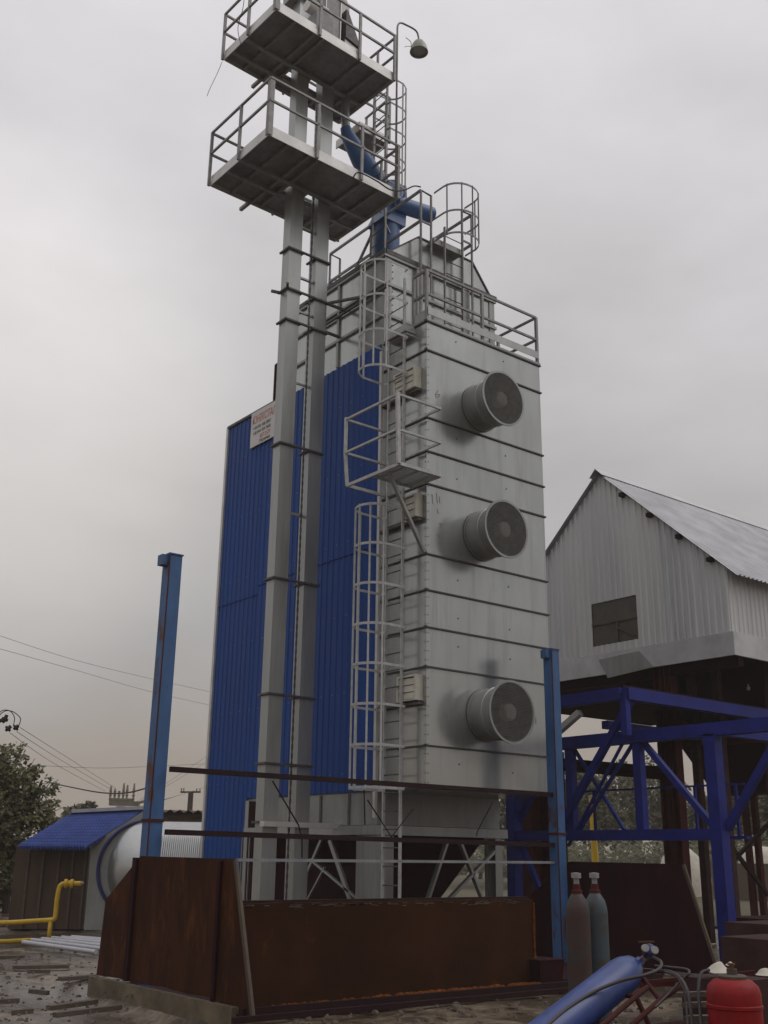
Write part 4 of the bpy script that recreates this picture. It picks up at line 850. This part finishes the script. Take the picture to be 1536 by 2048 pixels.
for pts, r, l_ in wires: tag(MB().tube(bez([onh(*p) for p in pts], 10), r*(.6 if 'thick' in l_ else .42), 5).build('overhead_wire', 'cable' if 'thick' in l_ else 'wire'), l_, 'wire', 'overhead wires')
# ================================================================== TREES
def crown_mesh(blobs, n, size, seed, gap=.0):
    rnd = random.Random(seed); b = MB()
    tot = sum(r[0]*r[1]*r[2] for _, r in blobs); 
    for c, r in blobs:
        k = int(n*r[0]*r[1]*r[2]/tot); cl = [(V((rnd.gauss(0, .55), rnd.gauss(0, .55), rnd.gauss(0, .55)))) for _ in range(max(6, k//40))]
        for _ in range(k):
            g = rnd.choice(cl); q = V((rnd.gauss(g.x, .16), rnd.gauss(g.y, .16), rnd.gauss(g.z, .16)))
            if q.length > 1.12: q = q.normalized()*rnd.uniform(.75, 1.1)
            p = V(c)+V((q.x*r[0], q.y*r[1], q.z*r[2]))
            s = size*rnd.uniform(.5, 1.3); d = V((rnd.uniform(-1, 1), rnd.uniform(-1, 1), rnd.uniform(-.7, .7))).normalized(); e = d.orthogonal().normalized()
            e = (e+d.cross(e)*rnd.uniform(-1, 1)).normalized()
            b.add([p, p+d*s*.5+e*s*.28, p+d*s, p+d*s*.5-e*s*.28], [(0, 1, 2, 3)])
    return b
def tree(label, base, blobs, n, size, seed, m='leaf', group=None, name='broadleaf_tree', limbs=True):
    t = thing(name, label, 'tree', base, group); base = V(base); top = max((V(c) for c, r in blobs), key=lambda p: p.z)
    h = top.z; b = MB().tube(bez([base+V((0, 0, -.2)), base.lerp(top, .3)+V((.05*h*.2, 0, 0)), base.lerp(top, .65), top], 5), [max(.02, h*.03*(1-i/16)) for i in range(16)], 8)
    rnd = random.Random(seed)
    if limbs:
        for c, r in blobs:
            s = base.lerp(top, rnd.uniform(.3, .6)); b.tube(bez([s, s.lerp(V(c), .5)+V((0, 0, .1*h*rnd.uniform(-.3, .5))), V(c)], 4), [h*.013*(1-i/10)+.01 for i in range(9)], 6)
            for _ in range(4):
                e = V(c)+V((rnd.uniform(-1, 1)*r[0], rnd.uniform(-1, 1)*r[1], rnd.uniform(-.4, 1)*r[2])); b.tube([s.lerp(V(c), .6), e], [h*.006+.008, .006], 5)
    b.build('trunk', 'bark', t)
    crown_mesh(blobs, n, size, seed, ).build('crown', m, t, recalc=False)
    return t
D = 34
def tb(x, y, rx, rz, d=0, D_=D): c = onh(x, y, D_+d); k = D_/2137; return (c, (rx*k, rx*k, rz*k))
tree('dark bushy tree at left edge behind the brown shed', flat(onh(15, 1800, D)), [tb(10, 1620, 75, 80), tb(60, 1590, 50, 45, .5), tb(20, 1540, 50, 45), tb(-40, 1600, 70, 90), tb(78, 1640, 32, 35, -.4), tb(30, 1700, 60, 50, .6), tb(85, 1560, 22, 28), tb(15, 1510, 20, 20), tb(-10, 1740, 60, 50, .3), tb(20, 1785, 50, 40, .2)], 15000, .16, 5)
far = [(155, 1640, 24, 22, 60, 'small hazy tree just right of the bushy tree above shed roof'), (125, 1655, 22, 25, 58, 'low hazy shrubby tree between bushy tree and shed roof'), (175, 1615, 9, 9, 75, 'tiny pale treetop over the shed ridge')]
for i, (x, y, rx, rz, d, l_) in enumerate(far):
    tree(l_, flat(onh(x, 1720, d)), [tb(x, y, rx, rz, 0, d), tb(x+rx*.6, y+rz*.5, rx*.7, rz*.7, 0, d), tb(x-rx*.6, y+rz*.4, rx*.7, rz*.7, 0, d)], 700, .4, 30+i, 'leaffar', 'hazy trees beyond the shed', limbs=False)
# trees across the field on the right, each its own crown
rnd = random.Random(4)
spec = [(1045, 1610, 46, 60), (1085, 1595, 40, 62), (1132, 1602, 38, 60), (1165, 1590, 34, 58), (1200, 1605, 36, 55), (1238, 1585, 44, 70), (1275, 1598, 34, 60), (1310, 1580, 40, 75), (1352, 1615, 34, 55), (1395, 1635, 34, 50), (1440, 1625, 36, 55), (1485, 1610, 40, 62), (1530, 1600, 44, 70), (1580, 1600, 44, 70), (1000, 1620, 40, 55), (960, 1630, 40, 50)]
pos = ['behind the fan housing bottom', 'left of the right blue post', 'just right of the right blue post', 'seen through the left bay of the blue frame', 'under the long brace of the blue frame', 'with the highest rounded top in the blue frame', 'right of the frame middle post', 'beside the brown barn column', 'through the bright gap between barn columns', 'left of the tall blue leg', 'right of the tall blue leg', 'by the paired brown columns', 'at the right edge under the barn', 'just past the right edge', 'behind the dryer hopper', 'deep behind the dryer legs']
for i, ((x, y, rx, rz), l_) in enumerate(zip(spec, pos)):
    d = rnd.uniform(75, 95)
    bl = [tb(x, y+8, rx, rz*.9, 0, d), tb(x-rx*.5, y+45, rx*.9, rz*.8, 1, d), tb(x+rx*.5, y+50, rx*.9, rz*.8, -1, d), tb(x+rx*.2, y-rz*.55, rx*.5, rz*.4, 0, d)]
    tree('hazy olive tree across the field '+l_, flat(onh(x, 1740, d)), bl, 2600, .42, 60+i, 'leaffar', 'hazy trees across the field', limbs=False)
b = MB()
for i in range(14000):
    x = rnd.uniform(900, 1640); d = rnd.uniform(62, 74); p = onh(x, 1745-abs(rnd.gauss(0, 30))-22*noise.noise(V((x*.03, 0, 0))), d); s = rnd.uniform(.15, .4)
    e = V((rnd.uniform(-1, 1), rnd.uniform(-1, 1), rnd.uniform(-.3, 1))).normalized(); f_ = e.orthogonal().normalized()
    b.add([p, p+e*s*.5+f_*s*.3, p+e*s, p+e*s*.5-f_*s*.3], [(0, 1, 2, 3)])
struct(b.build('hedge_growth', 'leaffar', recalc=False), 'stuff')
for x, y, w, d, l_ in [(1360, 1702, 46, 58, 'pale domed heap in the field behind the blue frame'), (1522, 1702, 52, 58, 'pale domed heap at right edge beyond paired brown columns')]:
    c = flat(onh(x, y, d)); k = d/2137*w; h_ = onh(x, 1692, d).z
    b = MB().lathe([(k, 0), (k*.93, h_*.45), (k*.7, h_*.8), (k*.35, h_*.97), (0, h_)], c, (0, 0, 1), 28)
    b.v = [p+V((0, 0, .12*noise.noise(p*.9))) if p.z > .1 else p for p in b.v]
    tag(b.build('pale_heap', 'mound', smooth=True), l_, 'heap', 'pale heaps in the field')
yp = thing('yellow_post', 'thin yellowish post in the field seen through the blue frame', 'post', flat(onh(1192, 1720, 40)))
MB().tube([flat(onh(1192, 1720, 40)), onh(1183, 1595, 40)], [.14, .10], 10).build('shaft', 'yellow', yp); MB().lathe([(0, .0), (.12, 0), (.12, .05), (0, .07)], onh(1183, 1595, 40), (0, 0, 1), 10).build('cap', 'galvdull', yp)
fa, fb_ = onh(1425, 1726, 54), onh(1600, 1728, 52)
tag(MB().prism([flat(fa), flat(fb_), flat(fb_, fb_.z), flat(fa, fa.z)], (.15, .2, 0)).build('low_fence', 'wood'), 'low brown fence in the field before the right pale heap', 'fence')
lw = onh(1150, 1708, 45)
tag(MB().bar(flat(onh(1120, 1715, 46), .6), flat(onh(1175, 1715, 44), .6), .3, 1.2).bar(flat(onh(1120, 1715, 46), 1.24), flat(onh(1175, 1715, 44), 1.24), .5, .08).build('low_wall', 'render'), 'low pale wall in the field right of right blue post', 'wall')
# ================================================================== GROUND, FIELD, SKY
def lin(a, b_, n): return [a+(b_-a)*i/n for i in range(n)]
xs = [-400, -200, -100, -50, -20]+lin(-10, 3, 8)+lin(3, 14, 74)+lin(14, 26, 20)+[26, 30, 40, 60, 100, 200, 400]
ys = [-400, -200, -100, -50, -20]+lin(-10, 2, 8)+lin(2, 14, 74)+lin(14, 30, 64)+[30, 35, 45, 60, 100, 200, 400]
vs = []
for x in xs:
    for y in ys:
        z = 0
        if -5 < x < 30 and -5 < y < 32:
            z = .05*noise.noise(V((x*.55, y*.55, 0)))+.03*noise.noise(V((x*1.7, y*1.7, 3)))+.02*noise.noise(V((x*4, y*4, 7)))-.03
            if 6 < x < 15.5 and 10 < y < 22: z = min(z, -.01)
            z -= .17*max(0, min(1, (y-8.5)/2.5))*max(0, min(1, (16.5-y)/2))*max(0, min(1, (x-4.2)/1.6))*max(0, min(1, (6.6-x)/.25))
        vs.append((x, y, z))
k = len(ys)
gr = MB().add(vs, [(i*k+j, (i+1)*k+j, (i+1)*k+j+1, i*k+j+1) for i in range(len(xs)-1) for j in range(k-1)])
# wet mud: puddles are the low places, shiny and darker
m = bpy.data.materials.new('wet_mud'); m.use_nodes = True; nt = m.node_tree; N = nt.nodes; L = nt.links; bs = N['Principled BSDF']
tc = N.new('ShaderNodeTexCoord')
def nz(scale, det=6, rough=.6, vec=None):
    n = N.new('ShaderNodeTexNoise'); n.inputs['Scale'].default_value = scale; n.inputs['Detail'].default_value = det; n.inputs['Roughness'].default_value = rough
    L.new(vec or tc.outputs['Object'], n.inputs['Vector']); return n.outputs['Fac']
def ramp(f, a, c1, b_, c2):
    r = N.new('ShaderNodeValToRGB'); r.color_ramp.elements[0].position = a; r.color_ramp.elements[1].position = b_; r.color_ramp.elements[0].color = (*c1, 1); r.color_ramp.elements[1].color = (*c2, 1)
    L.new(f, r.inputs[0]); return r.outputs[0]
fine, mid, big = nz(9, 9, .7), nz(1.6, 8, .65), nz(.45, 5, .55)
c1 = ramp(mid, .36, (.05, .034, .022), .60, (.24, .188, .13))
c2 = ramp(fine, .4, (.45, .42, .38), .6, (1, 1, 1))
mx = N.new('ShaderNodeMix'); mx.data_type = 'RGBA'; mx.blend_type = 'MULTIPLY'; mx.inputs['Factor'].default_value = 1
L.new(c1, mx.inputs['A']); L.new(c2, mx.inputs['B'])
wet = ramp(big, .46, (0, 0, 0), .54, (1, 1, 1))
mx2 = N.new('ShaderNodeMix'); mx2.data_type = 'RGBA'; mx2.inputs['B'].default_value = (.075, .058, .04, 1)
L.new(wet, mx2.inputs['Factor']); L.new(mx.outputs['Result'], mx2.inputs['A']); L.new(mx2.outputs['Result'], bs.inputs['Base Color'])
mr = N.new('ShaderNodeMapRange'); mr.inputs['To Min'].default_value = .42; mr.inputs['To Max'].default_value = .10; L.new(wet, mr.inputs['Value']); L.new(mr.outputs[0], bs.inputs['Roughness'])
bp = N.new('ShaderNodeBump'); bp.inputs['Distance'].default_value = .05; bp.inputs['Strength'].default_value = .6; L.new(mid, bp.inputs['Height'])
bp2 = N.new('ShaderNodeBump'); bp2.inputs['Distance'].default_value = .02; bp2.inputs['Strength'].default_value = .5; L.new(fine, bp2.inputs['Height']); L.new(bp.outputs[0], bp2.inputs['Normal']); L.new(bp2.outputs[0], bs.inputs['Normal'])
M['mud'] = m
g_ = gr.build('ground', 'mud', recalc=False, smooth=True); struct(g_)
M['field'] = mat('rough_grass_field', (.085, .072, .030), (.045, .038, .020), rough=.9, scale=.35, detail=10, bump=.3)
A_ = [flat(onh(x, 1700, d), .02) for x, d in ((700, 34), (1150, 33), (1600, 31), (1750, 32), (1750, 280), (700, 280))]
struct(MB().add(A_, [tuple(range(len(A_)))]).build('field', 'field', recalc=False))
# world
w = bpy.data.worlds.new('World'); S.world = w; w.use_nodes = True; nt = w.node_tree; N = nt.nodes; L = nt.links; N.clear()
out = N.new('ShaderNodeOutputWorld'); sky = N.new('ShaderNodeTexSky'); sky.sky_type = 'NISHITA'; sky.sun_disc = False
SUN_EL, SUN_AZ = math.radians(52), math.radians(-38)      # azimuth measured from +X towards +Y
sky.sun_elevation = SUN_EL; sky.sun_rotation = math.pi/2-SUN_AZ
b1 = N.new('ShaderNodeBackground'); b1.inputs['Strength'].default_value = .08; L.new(sky.outputs[0], b1.inputs['Color'])
tc = N.new('ShaderNodeTexCoord'); sx = N.new('ShaderNodeSeparateXYZ'); L.new(tc.outputs['Generated'], sx.inputs[0])
mp = N.new('ShaderNodeMapping'); mp.inputs['Scale'].default_value = (1, 1, 2.2); L.new(tc.outputs['Generated'], mp.inputs['Vector'])
cn = N.new('ShaderNodeTexNoise'); cn.inputs['Scale'].default_value = 2.2; cn.inputs['Detail'].default_value = 4; cn.inputs['Roughness'].default_value = .45; L.new(mp.outputs[0], cn.inputs['Vector'])
cn2 = N.new('ShaderNodeTexNoise'); cn2.inputs['Scale'].default_value = 6.5; cn2.inputs['Detail'].default_value = 7; cn2.inputs['Roughness'].default_value = .55; L.new(mp.outputs[0], cn2.inputs['Vector'])
mixn = N.new('ShaderNodeMath'); mixn.operation = 'MULTIPLY_ADD'; mixn.inputs[1].default_value = .35; L.new(cn2.outputs['Fac'], mixn.inputs[0]); L.new(cn.outputs['Fac'], mixn.inputs[2])
ma = N.new('ShaderNodeMath'); ma.operation = 'MULTIPLY_ADD'; ma.inputs[1].default_value = .62; ma.inputs[2].default_value = -.42; L.new(mixn.outputs[0], ma.inputs[0])
# clouds matter less near the horizon; a brighter patch of cloud hangs low on the left
el_ = N.new('ShaderNodeMapRange'); el_.inputs['From Max'].default_value = .55; el_.inputs['To Min'].default_value = .1; L.new(sx.outputs['Z'], el_.inputs['Value'])
mm = N.new('ShaderNodeMath'); mm.operation = 'MULTIPLY'; L.new(ma.outputs[0], mm.inputs[0]); L.new(el_.outputs[0], mm.inputs[1])
gd_ = ray(-60, 830).normalized()
vd = N.new('ShaderNodeVectorMath'); vd.operation = 'DOT_PRODUCT'; vd.inputs[1].default_value = gd_; L.new(tc.outputs['Generated'], vd.inputs[0])
gl = N.new('ShaderNodeMapRange'); gl.interpolation_type = 'SMOOTHERSTEP'; gl.inputs['From Min'].default_value = .955; gl.inputs['From Max'].default_value = 1.0; gl.inputs['To Max'].default_value = .12; L.new(vd.outputs['Value'], gl.inputs['Value'])
a0 = N.new('ShaderNodeMath'); a0.operation = 'ADD'; L.new(mm.outputs[0], a0.inputs[0]); L.new(gl.outputs[0], a0.inputs[1])
ad = N.new('ShaderNodeMath'); ad.operation = 'ADD'; L.new(sx.outputs['Z'], ad.inputs[0]); L.new(a0.outputs[0], ad.inputs[1])
rp_ = N.new('ShaderNodeValToRGB'); cr = rp_.color_ramp
stops = [(0, (.315, .265, .22)), (.09, (.365, .315, .272)), (.19, (.435, .42, .41)), (.36, (.58, .565, .56)), (.58, (.74, .72, .735)), (1.0, (1.05, 1.02, 1.05))]
while len(cr.elements) < len(stops): cr.elements.new(.5)
for e, (p, c) in zip(cr.elements, stops): e.position = p; e.color = (*c, 1)
L.new(ad.outputs[0], rp_.inputs[0])
wg = N.new('ShaderNodeMix'); wg.data_type = 'RGBA'; wg.blend_type = 'ADD'; wg.inputs['B'].default_value = (.62, .50, .30, 1); wg.inputs['Factor'].default_value = 0
L.new(gl.outputs[0], wg.inputs['Factor']); L.new(rp_.outputs[0], wg.inputs['A'])
b2 = N.new('ShaderNodeBackground'); b2.inputs['Strength'].default_value = 1.0; L.new(wg.outputs['Result'], b2.inputs['Color'])
ms = N.new('ShaderNodeMixShader'); ms.inputs[0].default_value = .93; L.new(b1.outputs[0], ms.inputs[1]); L.new(b2.outputs[0], ms.inputs[2]); L.new(ms.outputs[0], out.inputs[0])
sun = bpy.data.lights.new('sun', 'SUN'); sun.energy = .7; sun.angle = math.radians(35); sun.color = (1, .97, .93)
so = bpy.data.objects.new('sun', sun); COL.objects.link(so)
sd_ = V((math.cos(SUN_EL)*math.cos(SUN_AZ), math.cos(SUN_EL)*math.sin(SUN_AZ), math.sin(SUN_EL)))
so.rotation_euler = sd_.to_track_quat('Z', 'Y').to_euler()
# haze
HAZE = .0011
if HAZE:
    hz_ = MB().box(-350, 350, -350, 350, -1.2, 24).build('haze', 'glass'); struct(hz_, 'stuff')
    hm = bpy.data.materials.new('haze'); hm.use_nodes = True; hm.node_tree.nodes.clear(); o_ = hm.node_tree.nodes.new('ShaderNodeOutputMaterial'); pv = hm.node_tree.nodes.new('ShaderNodeVolumePrincipled')
    pv.inputs['Color'].default_value = (.92, .84, .76, 1); pv.inputs['Density'].default_value = HAZE; hm.node_tree.links.new(pv.outputs[0], o_.inputs['Volume'])
    hz_.data.materials.clear(); hz_.data.materials.append(hm)
# camera
cam = bpy.data.cameras.new('camera'); co = bpy.data.objects.new('camera', cam); COL.objects.link(co)
cam.sensor_fit = 'VERTICAL'; cam.sensor_height = 24; cam.lens = 24*FPX/2048; cam.clip_end = 1500; cam.clip_start = .05
mtx = Matrix((CR, CU, -_F)).transposed().to_4x4(); mtx.translation = C0; co.matrix_world = mtx
S.camera = co
S.view_settings.view_transform = 'Standard'; S.view_settings.look = 'None'; S.view_settings.exposure = 0; S.view_settings.gamma = 1
S.render.resolution_x, S.render.resolution_y = 768, 1024
